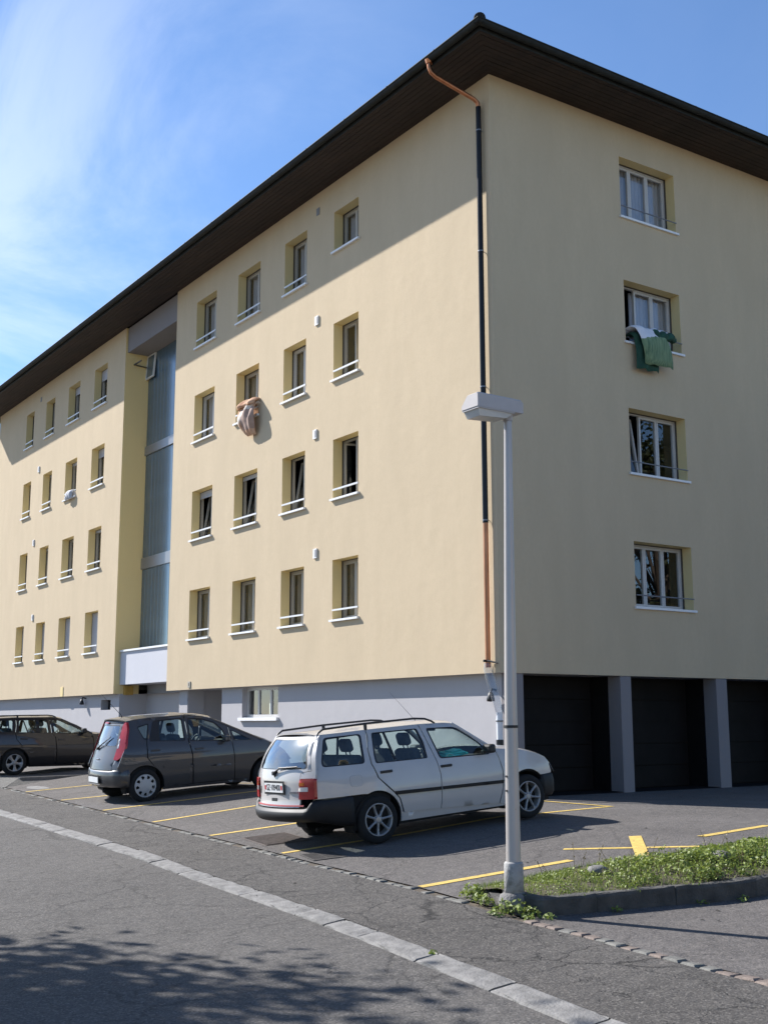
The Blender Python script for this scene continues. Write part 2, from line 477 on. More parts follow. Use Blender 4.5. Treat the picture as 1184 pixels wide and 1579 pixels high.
# ------------------------------------------------------------------ terrain
PA = [(-400, -.42), (-8.6, -.40), (-6.9, -.34), (-2.6, 0.0), (400, 0.03)]
PB = [(-400, -.42), (-8.6, -.40), (-4.5, -.38), (1.5, 0.03), (400, .03)]
def sst(a, b, t):
    t = np.clip((t - a) / (b - a), 0, 1); return t * t * (3 - 2 * t)
def hz(x, y):
    a = np.interp(y, *zip(*PA)) - .0125 * (np.clip(x, -20, 4) - 2.84) * np.interp(y, [-3, 0], [1, 0])
    b = np.interp(y, *zip(*PB)); s = sst(7.6, 8.6, x)
    return float(a * (1 - s) + b * s)
KX = [-60, -5.59, 1.55, 4.68, 6.6, 7.96, 9.08, 10.19, 11.18, 40]
KY = [-3.9, -7.13, -7.44, -7.74, -7.93, -8.10, -8.29, -8.46, -8.63, -12.5]
SX = [-60, -8.79, 0.87, 3.15, 6.47, 7.39, 8.38, 9.08, 9.97, 11.14, 40]
SY = [-3.2, -5.71, -6.18, -6.29, -6.53, -6.65, -6.69, -6.74, -6.88, -7.0, -9.5]
yk = lambda x: float(np.interp(x, KX, KY))
ys = lambda x: float(np.interp(x, SX, SY))

def sheet(name, xs, rows, mat, dz=0.0):
    """rows(x) -> list of y values; draped on the terrain"""
    v = []; f = []; nr = None
    for x in xs:
        yy = rows(x); nr = len(yy)
        for y in yy: v.append((x, y, hz(x, y) + dz))
    for i in range(len(xs) - 1):
        for j in range(nr - 1):
            a = i * nr + j; f.append((a, a + nr, a + nr + 1, a + 1))
    me = mesh_from(name, v, f, mat, smooth=True)
    o = link(name, me); o['kind'] = 'structure'
    return o

def drape(name, pts, width, mat, dz=0.005, step=0.25, parent=None):
    """painted stripe following the ground"""
    mb = MB(); v = []
    P = [np.array(p, float) for p in pts]
    fine = []
    for a, b in zip(P[:-1], P[1:]):
        n = max(1, int(np.linalg.norm(b - a) / step))
        fine += [a + (b - a) * k / n for k in range(n)]
    fine.append(P[-1])
    for i, p in enumerate(fine):
        d = fine[min(i + 1, len(fine) - 1)] - fine[max(i - 1, 0)]; d /= np.linalg.norm(d)
        nrm = np.array([-d[1], d[0]]) * width / 2
        for q in (p + nrm, p - nrm): v.append((q[0], q[1], hz(*q) + dz))
    f = [(2 * i, 2 * i + 1, 2 * i + 3, 2 * i + 2) for i in range(len(fine) - 1)]
    return link(name, mesh_from(name, v, f, mat), parent)
# ------------------------------------------------------------------ ground, road, pavement, parking lot
def lin(a, b, n): return [a + (b - a) * i / n for i in range(n + 1)]
g = MB()
g.add([(-700, -700, -.62), (700, -700, -.62), (700, 700, -.62), (-700, 700, -.62)], [(0, 1, 2, 3)])
tag(g.obj('ground', M['ground']), kind='structure')
XS = lin(-60, -20, 40)[:-1] + lin(-20, 14, 136)[:-1] + lin(14, 40, 40)
KW = 0.115                                                         # half width of the kerb stones
sheet('road', XS, lambda x: [-40, -30, -22, -16, -13, -11, -10, -9.4] + [yk(x) - KW - .5, yk(x) - KW], M['road'], -0.03)
pavement = sheet('pavement', XS, lambda x: lin(yk(x) + KW, ys(x) - .06, 8), M['pavement'])
lot = sheet('parking_lot', XS, lambda x: lin(ys(x) + .06, 1.2, 30) + lin(1.2, 16, 8)[1:], M['lot'])
bed = sheet('gutter_bed', XS, lambda x: [ys(x) - .06, ys(x) + .06], M['soil'], -0.012)
kbed = sheet('kerb_bed', XS, lambda x: [yk(x) - KW, yk(x) + KW], M['soil'], -0.035)

# kerb stones, each its own piece
kerb = empty('kerb'); kerb['kind'] = 'structure'
joints = lin(-22, 3.4, 24) + [4.02, 5.3, 6.69, 7.32, 7.96, 9.06, 10.15, 11.22, 12.3, 13.4, 14.5]
def stone_mesh(name, a, b, half, top, depth, jitter, mat, yf):
    """a stone between x=a and x=b that follows the line yf, with worn edges"""
    n = max(2, int((b - a) / .12)); v = []; f = []
    prof = [(-half, -depth), (-half, -.030), (-half * .93, -.014), (-half * .72, -.008), (half * .75, 0.010), (half * .93, .008), (half, .002), (half, -depth)]
    for i in range(n + 1):
        x = a + (b - a) * i / n
        endf = .6 if i in (0, n) else 1
        for k, (oy, oz) in enumerate(prof):
            j = rng.normal(0, jitter, 3)
            xx = x + (j[0] if i not in (0, n) else j[0] * 1.4)
            y = yf(x) + oy + j[1]
            drop = -.012 if (i in (0, n) and 1 < k < 6) else 0
            v.append((xx, y, hz(x, yf(x)) + top + oz + drop + j[2] * .6))
    m = len(prof)
    for i in range(n):
        for k in range(m - 1): f.append((i * m + k, i * m + k + 1, (i + 1) * m + k + 1, (i + 1) * m + k))
    f.append(tuple(range(m))); f.append(tuple(n * m + k for k in reversed(range(m))))
    f = [tuple(reversed(q)) for q in f]
    return mesh_from(name, v, f, mat, smooth=False)
for a, b in zip(joints[:-1], joints[1:]):
    g_ = .006 if b < 3 else .012
    link('kerb_stone', stone_mesh('kerb_stone', a + g_, b - g_, KW - .001, .012 + -.012 + random.uniform(-.006, .006), .09, .003, M['kerb'], yk), kerb)

# cobbles between pavement and parking lot
gut = empty('cobble_strip'); gut['kind'] = 'structure'
def cobble(a, b, y0, half, mat, top):
    c = Vector(((a + b) / 2, y0, hz((a + b) / 2, y0)))
    mb = MB()
    hx = (b - a) / 2
    pts = []
    for sx, sy in ((-1, -1), (1, -1), (1, 1), (-1, 1)):
        pts.append((sx * hx * random.uniform(.86, 1), sy * half * random.uniform(.8, 1)))
    v = [(x, y, -.05) for x, y in pts] + [(x, y, top - .012) for x, y in pts] + [(x * .82, y * .82, top + random.uniform(-.004, .004)) for x, y in pts]
    mb.add(v, [(0, 1, 5, 4), (1, 2, 6, 5), (2, 3, 7, 6), (3, 0, 4, 7), (4, 5, 9, 8), (5, 6, 10, 9), (6, 7, 11, 10), (7, 4, 8, 11), (8, 9, 10, 11)])
    o = mb.obj('cobblestone', mat, gut)
    o.location = c
    o.rotation_euler = (random.uniform(-.05, .05), random.uniform(-.05, .05), random.uniform(-.12, .12) + math.atan2(ys(b) - ys(a), b - a))
x = -12.0
while x < 7.35:
    w = random.uniform(.13, .22) if x > 3 else random.uniform(.20, .34)
    if random.random() < .82:
        cobble(x + .008, x + w - .008, ys(x + w / 2) + random.uniform(-.012, .012), .055, M['cobble'], .0 + random.uniform(-.009, .008))
    x += w
x = 8.36
while x < 14.0:
    w = random.uniform(.14, .20)
    for r in (0,):
        cobble(x + .006, x + w - .006, ys(x + w / 2) + random.uniform(-.008, .008), .058, M['cobble_red'] if random.random() < .6 else M['cobble'], .010 + random.uniform(-.005, .006))
    x += w

# painted parking lines
W_ = .095
for pts in ([(-8.77, -5.65), (-8.6, -4.3), (-8.8, 0)], [(-6.27, -5.76), (-6.1, -4.95), (-6.3, 0)], [(-3.77, -5.88), (-3.70, -3.12), (-3.9, 0)],
            [(-1.38, -5.98), (-1.64, -4.13), (-1.8, 0)], [(.86, -6.08), (.90, -4.8), (.60, .1)],
            [(3.15, -6.2), (3.22, -4.4), (3.05, -2.0), (2.60, .02)]):
    drape('painted_line', pts, W_, M['yellow_paint'], parent=lot)
drape('painted_line', [(-8.8, .12), (2.66, .05)], W_, M['yellow_paint'], .009, parent=lot)
drape('painted_line', [(6.46, -6.46), (6.62, -4.54)], .12, M['yellow_paint'], parent=lot)
drape('painted_line', [(5.99, -4.07), (7.34, -3.01)], .09, M['yellow_paint'], parent=lot)
drape('painted_line', [(6.04, -2.95), (7.22, -4.04)], .15, M['yellow_paint'], .009, parent=lot)
drape('painted_line', [(6.72, -2.55), (6.27, -.76)], .12, M['yellow_paint'], parent=lot)

# manhole cover and drain grate let into the asphalt
def on_ground(x, y, rz=0, dz=0.0):
    e = .2
    n = Vector((-(hz(x + e, y) - hz(x - e, y)) / (2 * e), -(hz(x, y + e) - hz(x, y - e)) / (2 * e), 1)).normalized()
    q = Vector((0, 0, 1)).rotation_difference(n)
    return Matrix.Translation((x, y, hz(x, y) + dz)) @ q.to_matrix().to_4x4() @ Matrix.Rotation(rz, 4, 'Z')
mb = MB()
mb.box((-.46, -.33, -.05), (.46, .33, .004))
for i in range(21):
    xx = -.43 + i * .043
    mb.box((xx - .010, -.30, .004), (xx + .010, .30, .012))
o = mb.obj('manhole_cover', M['rust_iron'], lot, on_ground(2.02, -5.66, R_(-8), .002))
mb = MB()
mb.box((-.27, -.21, -.05), (.27, -.185, .008)); mb.box((-.27, .185, -.05), (.27, .21, .008))
mb.box((-.27, -.185, -.05), (-.245, .185, .008)); mb.box((.245, -.185, -.05), (.27, .185, .008))
for i in range(11):
    xx = -.22 + i * .044
    mb.box((xx - .011, -.185, -.03), (xx + .011, .185, .006))
mb.box((-.245, -.012, -.03), (.245, .012, .004))
mb.box((-.245, -.185, -.06), (.245, .185, -.05))
o = mb.obj('drain_grate', M['iron'], lot, on_ground(3.78, -5.99, R_(-12), .003))

# raised bay the far car stands on
mb = MB()
zt = .08
outer = [(-22, -4.85), (-10.95, -5.15), (-11.35, -3.6), (-11.75, -1.2), (-11.75, .05), (-22, .05)]
v = [(x, y, zt) for x, y in outer] + [(x, y, -.45) for x, y in outer]
mb.add(v, [(0, 1, 2, 3, 4, 5)] + [(i, i + 6, (i + 1) % 6 + 6, (i + 1) % 6) for i in range(6)])
# ramp in front, down to the parking lot
rp = [(-22, -4.85), (-10.95, -5.15), (-10.3, -5.62), (-22, -5.9)]
mb.add([(x, y, zt - .002 if i < 2 else hz(x, y) + .004) for i, (x, y) in enumerate(rp)], [(3, 2, 1, 0)])
mb.add([(-10.95, -5.15, zt), (-11.35, -3.6, zt), (-10.3, -5.62, hz(-10.3, -5.62))], [(0, 2, 1)])
tag(mb.obj('raised_bay', M['raised']), kind='structure')
mb = MB()
edge = [(-10.93, -5.12), (-11.33, -3.6), (-11.73, -1.2), (-11.73, .05)]
for a, b in zip(edge[:-1], edge[1:]):
    d = (Vector(b) - Vector(a)).normalized(); nrm = Vector((d.y, -d.x)) * .1
    q = [Vector(a) - nrm * .6, Vector(a) + nrm * .3, Vector(b) + nrm * .3, Vector(b) - nrm * .6]
    mb.add([(p.x, p.y, -.3) for p in q] + [(p.x, p.y, zt + .035) for p in q], [(4, 5, 6, 7), (0, 1, 5, 4), (1, 2, 6, 5), (2, 3, 7, 6), (3, 0, 4, 7)])
tag(mb.obj('bay_kerb', M['kerb']), kind='structure')
mb = MB()
for (x, y, a, b) in ((-9.35, -5.2, .55, .2),):
    n = 18; cx = [(x + a * math.cos(2 * math.pi * k / n) * random.uniform(.8, 1.1), y + b * math.sin(2 * math.pi * k / n) * random.uniform(.8, 1.1)) for k in range(n)]
    mb.add([(p[0], p[1], hz(*p) + .006) for p in cx], [tuple(range(n))])
mb.obj('repair_patch', pm('concrete_patch', (.17, .165, .155), .9, var=.2, scale=8), lot)

# ------------------------------------------------------------------ apartment building
bld = empty('apartment_building')
tag(bld, 'four storey pale yellow apartment block with dark brown eaves', 'building')
TOP, BOT = 13.88, 2.205
ROW_T = {1: 4.885, 2: 7.635, 3: 10.385, 4: 13.135}
ROW_S = {1: 3.555, 2: 6.265, 3: 9.03, 4: 11.772}
COLS_R = {'A': (-13.14, -11.88), 'B': (-10.59, -9.34), 'C': (-8.06, -6.98), 'D': (-5.73, -4.68)}
COLS_L = {'E': (-28.42, -27.5), 'F': (-26.1, -25.13), 'G': (-23.68, -22.53), 'H': (-21.13, -19.97)}
REV = 0.27

def wall_with_holes(name, M_loc, a0, a1, z0, z1, holes, mats, rev=REV, parent=bld, rev_faces=True):
    """front face with openings; local x along the wall, y inwards, z up; reveals get the second material"""
    us = sorted({a0, a1} | {h[0] for h in holes} | {h[1] for h in holes})
    zs = sorted({z0, z1} | {h[2] for h in holes} | {h[3] for h in holes})
    v = []; f = []; mi = []; idx = {}
    def vid(u, y, z):
        k = (round(u, 5), round(y, 5), round(z, 5))
        if k not in idx: idx[k] = len(v); v.append(k)
        return idx[k]
    for i in range(len(us) - 1):
        for j in range(len(zs) - 1):
            cu, cz = (us[i] + us[i + 1]) / 2, (zs[j] + zs[j + 1]) / 2
            if any(h[0] < cu < h[1] and h[2] < cz < h[3] for h in holes): continue
            f.append((vid(us[i], 0, zs[j]), vid(us[i + 1], 0, zs[j]), vid(us[i + 1], 0, zs[j + 1]), vid(us[i], 0, zs[j + 1]))); mi.append(0)
    if rev_faces:
        for (u0, u1, h0, h1) in holes:
            zz = [z for z in zs if h0 - 1e-6 <= z <= h1 + 1e-6]
            for za, zb in zip(zz[:-1], zz[1:]):
                f += [(vid(u0, 0, za), vid(u0, rev, za), vid(u0, rev, zb), vid(u0, 0, zb)), (vid(u1, 0, za), vid(u1, 0, zb), vid(u1, rev, zb), vid(u1, rev, za))]
                mi += [1, 1]
            uu = [u for u in us if u0 - 1e-6 <= u <= u1 + 1e-6]
            for ua, ub in zip(uu[:-1], uu[1:]):
                f += [(vid(ua, 0, h1), vid(ua, rev, h1), vid(ub, rev, h1), vid(ub, 0, h1)), (vid(ua, 0, h0), vid(ub, 0, h0), vid(ub, rev, h0), vid(ua, rev, h0))]
                mi += [1, 1]
    me = mesh_from(name, v, f, mats, mi)
    return link(name, me, parent, M_loc)

def frame_front(x=0, y=0, z=0): return Matrix.Translation((x, y, z))
def frame_side(y=0, z=0, x=0):
    m = Matrix(((0, -1, 0, x), (1, 0, 0, y), (0, 0, 1, z), (0, 0, 0, 1)))
    return m

holesR = []; holesL = []
for r in (1, 2, 3, 4):
    for k, (a, b) in COLS_R.items():
        holesR.append((a, b, 12.126 if (k, r) == ('D', 4) else ROW_S[r], ROW_T[r] - (.0 if (k, r) != ('D', 4) else .02)))
    for k, (a, b) in COLS_L.items():
        holesL.append((a, b, ROW_S[r], ROW_T[r]))
XL, XLR, XRL = -32.0, -18.42, -14.50
wall_with_holes('wall', frame_front(), XRL, 0, BOT, TOP, holesR, [M['facade'], M['yellow']])
wall_with_holes('wall', frame_front(), XL, XLR, BOT, TOP, holesL, [M['facade'], M['yellow']])
SIDE_END = 14.0
SW = (3.52, 5.19)
holesS = [(SW[0], SW[1], ROW_S[r] + .02, ROW_T[r]) for r in (1, 2, 3, 4)]
wall_with_holes('wall', frame_side(), 0, SIDE_END, BOT, TOP, holesS, [M['facade'], M['yellow']])
# returns of the stair recess, far end, undersides
mb = MB()
mb.add([(XLR, 0, BOT), (XLR, .82, BOT), (XLR, .82, TOP), (XLR, 0, TOP)], [(0, 1, 2, 3)])
mb.obj('recess_return', M['yellow'], bld)
mb = MB()
mb.add([(XRL, 0, BOT), (XRL, .82, BOT), (XRL, .82, TOP), (XRL, 0, TOP)], [(3, 2, 1, 0)])
mb.obj('recess_return', M['yellow'], bld)
mb = MB()
mb.add([(XL, 0, BOT), (XL, SIDE_END, BOT), (XL, SIDE_END, TOP), (XL, 0, TOP)], [(3, 2, 1, 0)])
mb.obj('wall', M['facade'], bld)
mb = MB()
mb.add([(XL, SIDE_END, 0), (0, SIDE_END, 0), (0, SIDE_END, TOP), (XL, SIDE_END, TOP)], [(3, 2, 1, 0)])
mb.obj('wall', M['facade'], bld)
mb = MB()
for x0, x1 in ((XL, XLR), (XRL, 0)):
    mb.add([(x0, .0005, BOT), (x1, .0005, BOT), (x1, SIDE_END, BOT), (x0, SIDE_END, BOT)], [(3, 2, 1, 0)])
mb.add([(XLR, .82, BOT), (XRL, .82, BOT), (XRL, SIDE_END, BOT), (XLR, SIDE_END, BOT)], [(3, 2, 1, 0)])
mb.obj('overhang_underside', M['grey_wall'], bld)
# rooms behind the windows: floors, back walls
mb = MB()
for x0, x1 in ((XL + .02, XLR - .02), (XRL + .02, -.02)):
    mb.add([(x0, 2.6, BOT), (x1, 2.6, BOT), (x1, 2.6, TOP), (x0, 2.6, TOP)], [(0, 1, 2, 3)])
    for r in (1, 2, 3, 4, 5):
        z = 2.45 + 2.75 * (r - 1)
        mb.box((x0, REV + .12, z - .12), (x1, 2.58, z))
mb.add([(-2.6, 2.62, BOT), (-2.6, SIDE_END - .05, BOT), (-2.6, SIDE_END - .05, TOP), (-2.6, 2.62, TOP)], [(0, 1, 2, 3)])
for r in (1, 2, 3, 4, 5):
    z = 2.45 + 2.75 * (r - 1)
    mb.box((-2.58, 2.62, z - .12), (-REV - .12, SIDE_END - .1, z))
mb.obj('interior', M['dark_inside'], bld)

# ---- windows
_wc = {}
def framed(key, w, h, bars, depth, bw, mats):
    """rectangular frame of bar width bw with vertical bars at the given x"""
    if key in _wc: return _wc[key]
    mb = MB()
    mb.box((0, 0, 0), (bw, depth, h)); mb.box((w - bw, 0, 0), (w, depth, h))
    mb.box((bw, 0, 0), (w - bw, depth, bw)); mb.box((bw, 0, h - bw), (w - bw, depth, h))
    for b in bars: mb.box((b - bw * .5, 0.002, bw), (b + bw * .5, depth - .002, h - bw))
    _wc[key] = mb.mesh('window_frame', mats)
    return _wc[key]

def window(M_loc, w, h, n=2, state='closed', tilt=(), open_=(), shutter=0.0, curtain=None, rail=True, fmat='frame', sillout=.065, small=False, railmat='rail', sill_right=.05, rail_over=0.0):
    """window part (fixed frame) with sashes, panes, sill, guard rail, shutter, curtain as its pieces"""
    k = ('f', round(w, 3), round(h, 3), n, fmat)
    fr = link('window', framed(k, w, h, [], .07, .042, M[fmat]), bld, M_loc @ Matrix.Translation((0, REV, 0)))
    L0 = Matrix.Identity(4)
    iw = (w - .084) / n
    for i in range(n):
        sw, sh = iw - .004, h - .088
        ks = ('s', round(sw, 3), round(sh, 3), fmat)
        sm = framed(ks, sw, sh, [], .055, .047, M[fmat])
        ox = .042 + i * iw + .002
        m = Matrix.Translation((ox, .012, .044))
        if i in tilt: m = m @ Matrix.Rotation(R_(-9), 4, 'X') @ Matrix.Translation((0, .02, 0))
        if i in open_: m = Matrix.Translation((ox + (sw if open_[0] == 1 and n > 1 else 0), .012, .044)) @ Matrix.Rotation(R_(70 if open_[0] == 0 else -65), 4, 'Z') @ Matrix.Translation((-(sw if open_[0] == 1 and n > 1 else 0), 0, 0))
        link('sash', sm, fr, m)
        kp = ('p', round(sw, 3), round(sh, 3))
        if kp not in _wc:
            _wc[kp] = mesh_from('pane', [(.043, 0, .043), (sw - .043, 0, .043), (sw - .043, 0, sh - .043), (.043, 0, sh - .043)], [(0, 1, 2, 3)], M['pane'])
        link('pane', _wc[kp], fr, m @ Matrix.Translation((0, .03, 0)))
        if curtain and i not in open_:
            kc = ('c', round(sw, 3), round(sh, 3), curtain)
            if kc not in _wc:
                nn = 36; vv = []; ff = []
                for q in range(nn + 1):
                    xx = sw * q / nn; yy = .035 * math.sin(q * 1.35) + .02 * math.sin(q * .5)
                    vv += [(xx, yy, 0), (xx, yy, sh)]
                ff = [(2 * q, 2 * q + 2, 2 * q + 3, 2 * q + 1) for q in range(nn)]
                _wc[kc] = mesh_from('curtain', vv, ff, M[curtain], smooth=True)
            link('curtain', _wc[kc], fr, Matrix.Translation((ox, .34 if tilt else .16, .05)))
    # dark guide rails at both jambs and the sill in front
    kg = ('g', round(w, 3), round(h, 3))
    if kg not in _wc:
        mb = MB()
        mb.box((.002, -.03, 0.03), (.028, -.004, h)); mb.box((w - .028, -.03, 0.03), (w - .002, -.004, h)); mb.box((.001, -.0295, h - .02), (w - .001, -.0035, h - .003))
        _wc[kg] = mb.mesh('guide_rail', M['dark_line'])
    link('guide_rail', _wc[kg], fr)
    ksl = ('sill', round(w, 3), sillout, small)
    if ksl not in _wc:
        mb = MB()
        o0 = -REV - sillout
        mb.add([(-.05, o0, -.045), (w + sill_right, o0, -.045), (w + sill_right, o0, .0), (-.05, o0, .0), (-.05, -REV - .002, .008), (w + sill_right, -REV - .002, .008), (-.05, -REV - .002, -.045), (w + sill_right, -REV - .002, -.045)],
               [(0, 1, 2, 3), (3, 2, 5, 4), (1, 7, 5, 2), (0, 3, 4, 6), (0, 6, 7, 1)])
        mb.add([(.002, -REV - .002, .008), (w - .002, -REV - .002, .008), (w - .002, 0, .03), (.002, 0, .03)], [(0, 1, 2, 3)])
        _wc[ksl] = mb.mesh('sill', M['sill'])
    link('sill', _wc[ksl], fr)
    if rail:
        kr = ('r', round(w, 3), railmat, rail_over)
        if kr not in _wc:
            mb = MB()
            if railmat == 'rail':
                mb.box((.004, -REV - .012, .195), (w - .004, -REV + .012, .232))
            else:
                mb.tube([(.004, -REV - .02, .23), (w + rail_over, -REV - .02, .23)], .013, 8)
            _wc[kr] = mb.mesh('guard_rail', M[railmat])
        link('guard_rail', _wc[kr], fr)
    if shutter > 0:
        mb = MB()
        ns = max(2, int(shutter / .05))
        for q in range(ns):
            z1 = h - q * shutter / ns; z0 = h - (q + 1) * shutter / ns
            mb.box((.03, -.028, z0 + .003), (w - .03, -.012, z1 - .002))
        mb.box((.03, -.024, h - shutter), (w - .03, -.016, h))
        mb.obj('shutter', M['shutter'], fr)
    return fr

CFG = {}
for k in 'ABCD':
    CFG[k, 1] = dict(curtain='curtain_brown')
CFG['A', 2] = dict(tilt=(0,), shutter=.20, curtain='curtain_brown'); CFG['B', 2] = dict(tilt=(0,), shutter=.12, curtain='curtain_brown'); CFG['C', 2] = dict(tilt=(0,), curtain='curtain_brown'); CFG['D', 2] = dict(open_=(0,))
CFG['A', 3] = dict(curtain='curtain', fmat='frame_white'); CFG['B', 3] = dict(curtain='curtain_brown'); CFG['C', 3] = dict(curtain='curtain_brown', fmat='frame_white'); CFG['D', 3] = dict(tilt=(1,), curtain='curtain_brown')
for k in 'ABC': CFG[k, 4] = dict(curtain='curtain')
CFG['D', 4] = dict(rail=False, curtain='curtain')
for k, s in zip('EFGH', (0, 0, .28, .38)): CFG[k, 4] = dict(shutter=s, curtain='curtain')
for k, s in zip('EFGH', (0, .1, .12, .3)): CFG[k, 3] = dict(shutter=s, curtain='curtain_brown')
for k, s in zip('EFGH', (0, .1, 0, .1)): CFG[k, 2] = dict(shutter=s, curtain='curtain_brown')
for k, s in zip('EFGH', (1.0, 1.15, 1.28, 1.28)): CFG[k, 1] = dict(shutter=s)
for cols in (COLS_R, COLS_L):
    for k, (a, b) in cols.items():
        for r in (1, 2, 3, 4):
            z0 = 12.126 if (k, r) == ('D', 4) else ROW_S[r]
            z1 = ROW_T[r] - (.02 if (k, r) == ('D', 4) else 0)
            window(frame_front(a, 0, z0), b - a, z1 - z0, **CFG[k, r])
SC = {1: dict(), 2: dict(tilt=(0,)), 3: dict(open_=(0,), curtain='curtain'), 4: dict(curtain='curtain')}
for r in (1, 2, 3, 4):
    z0 = ROW_S[r] + .02
    window(frame_side(SW[0], z0), SW[1] - SW[0], ROW_T[r] - z0, n=3, fmat='frame_white', railmat='rail_grey', sillout=.05, **SC[r])

# ---- stair tower: channel glass, bands, header, canopy box
GY = .80
def ribbed(name, z0, z1, mat):
    n = 15; w = (XRL - XLR) / n
    mb = MB(); mb.bbox((.003, 0, z0), (w - .003, .04, z1), .008)
    me = mb.mesh(name, mat)
    for i in range(n): link(name, me, bld, Matrix.Translation((XLR + i * w, GY + random.uniform(-.002, .002), 0)) @ Matrix.Rotation(random.uniform(-.006, .006), 4, 'Z'))
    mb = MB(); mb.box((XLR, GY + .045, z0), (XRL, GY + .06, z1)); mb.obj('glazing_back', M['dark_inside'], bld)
for z0, z1 in ((3.45, 6.07), (6.43, 9.74), (10.02, 13.42)): ribbed('channel_glass', z0, z1, M['channel'])
for z0, z1 in ((6.07, 6.43), (9.74, 10.02)):
    mb = MB(); mb.box((XLR + .002, GY - .05, z0), (XRL - .002, GY + .06, z1)); mb.obj('spandrel_band', M['band'], bld)
mb = MB(); mb.box((XLR + .003, .07, 13.06), (XRL - .003, GY + .1, TOP - .002)); mb.obj('header_beam', M['pier'], bld)
mb = MB(); mb.box((XLR + .003, .19, 2.48), (XRL - .003, GY + .3, 3.47)); mb.obj('canopy_box', M['grey_box'], bld)
mb = MB(); mb.box((XLR + .03, .14, 3.475), (XRL - .003, GY - .003, 3.53)); mb.obj('coping', M['sill'], bld)
mb = MB(); mb.add([(XLR, GY + .3, 0), (XRL, GY + .3, 0), (XRL, GY + .3, 2.48), (XLR, GY + .3, 2.48)], [(0, 1, 2, 3)]); mb.obj('entrance_wall', M['grey_wall'], bld)
# open vent window at the top of the channel glass
vm = Matrix.Translation((XLR + .015, GY - .06, 13.04)) @ Matrix.Rotation(R_(-4), 4, 'X')
vw = link('vent_window', framed(('v',), .62, .80, [], .05, .04, M['rail']), bld, vm @ Matrix.Translation((0, 0, -.80)))
link('pane', mesh_from('pane', [(.04, .02, .04), (.58, .02, .04), (.58, .02, .76), (.04, .02, .76)], [(0, 1, 2, 3)], M['channel']), vw)
mb = MB(); mb.box((.02, -.42, .40), (.05, .01, .43)); mb.box((.0, -.44, .395), (.60, -.41, .435)); mb.obj('stay_bar', M['dark_line'], vw)

# ---- grey base storey
GB = .20
def quad(mb, pts): mb.add(pts, [(0, 1, 2, 3)])
bh = [(-10.32, -8.48, 1.45, 2.19)]
wall_with_holes('base_wall', frame_front(0, GB, 0), -11.45, -GB, -.5, BOT, bh, [M['grey_wall'], M['grey_wall']], rev=.2)
lh = [(-19.93, -19.12, 1.73, 2.04)]
wall_with_holes('base_wall', frame_front(0, GB, 0), XL, XLR, -.5, BOT, lh, [M['grey_wall'], M['grey_wall']], rev=.25)
mb = MB()
mb.add([(-19.93, GB + .24, 1.73), (-19.12, GB + .24, 1.73), (-19.12, GB + .24, 2.04), (-19.93, GB + .24, 2.04)], [(0, 1, 2, 3)])
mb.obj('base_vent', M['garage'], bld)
mb = MB()
mb.box((-14.06, GB, -.5), (-13.52, GB + .5, BOT)); mb.obj('entrance_pier', M['grey_wall'], bld)
mb = MB()
mb.box((-13.53, 1.5, -.5), (-11.45, 1.6, BOT - .002)); mb.obj('entrance_wall', M['grey_wall'], bld)
mb = MB(); mb.box((-11.449, GB + .002, -.5), (-11.35, 1.5, BOT - .002)); mb.obj('entrance_wall', M['grey_wall'], bld)
mb = MB(); mb.box((XLR - .1, GB + .001, -.5), (XLR - .001, 1.1, BOT - .002)); mb.obj('entrance_wall', M['grey_wall'], bld)
mb = MB(); mb.box((-14.0, GB + .5, -.5), (-13.6, 1.5, BOT - .002)); mb.obj('entrance_wall', M['grey_wall'], bld)
# basement window with three lights
bw = link('basement_window', framed(('bw',), 1.84, .74, [.61, 1.23], .07, .075, M['frame_white']), bld, frame_front(-10.32, GB + .14, 1.45))
link('pane', mesh_from('pane', [(.06, .03, .06), (1.78, .03, .06), (1.78, .03, .68), (.06, .03, .68)], [(0, 1, 2, 3)], M['pane']), bw)
mb = MB(); mb.box((-.08, -.22, -.075), (1.90, -.002, -.002)); mb.obj('sill', M['sill'], bw)
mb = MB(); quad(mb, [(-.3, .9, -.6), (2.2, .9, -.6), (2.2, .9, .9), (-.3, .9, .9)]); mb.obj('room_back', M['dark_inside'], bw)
# dado edge: a painted step in the base colour
# garages under the end wall: piers, doors, floor
mb = MB(); mb.box((-.62, .02 + GB, -.5), (-GB + .0, .555, BOT)); mb.obj('garage_pier', M['pier'], bld)
mb = MB(); mb.box((-.3, GB + .002, -.5), (-.02, .56, BOT - .001)); mb.obj('garage_pier', M['pier'], bld)
for y0, y1 in ((3.02, 3.31), (5.77, 6.10), (8.55, 8.88), (11.3, 11.63)):
    mb = MB(); mb.bbox((-.36, y0, -.5), (-.012, y1, BOT - .001), .012); mb.obj('garage_pier', M['pier'], bld)
mb = MB()
quad(mb, [(-.9, .5, .014), (-.02, .5, .014), (-.02, 13.9, .014), (-.9, 13.9, .014)])
mb.obj('garage_shaded_floor', M['garage_shaded_floor'], bld)
for y0, y1 in ((.56, 3.02), (3.31, 5.77), (6.10, 8.55), (8.88, 11.3), (11.63, 13.9)):
    d = MB()
    d.box((-.92, y0 + .001, 0), (-.86, y1 - .001, BOT - .002))
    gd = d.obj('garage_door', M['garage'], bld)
    n = 5
    for i in range(n):
        z0 = .02 + i * 2.18 / n; z1 = .02 + (i + 1) * 2.18 / n
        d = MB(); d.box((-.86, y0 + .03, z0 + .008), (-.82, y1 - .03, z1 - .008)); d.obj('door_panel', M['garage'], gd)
for y0, y1 in ((3.02, 3.31), (5.77, 6.10), (8.55, 8.88)):
    mb = MB(); mb.box((-.9, y0 + .02, 0), (-.361, y1 - .02, BOT - .002)); mb.obj('garage_partition', M['garage'], bld)
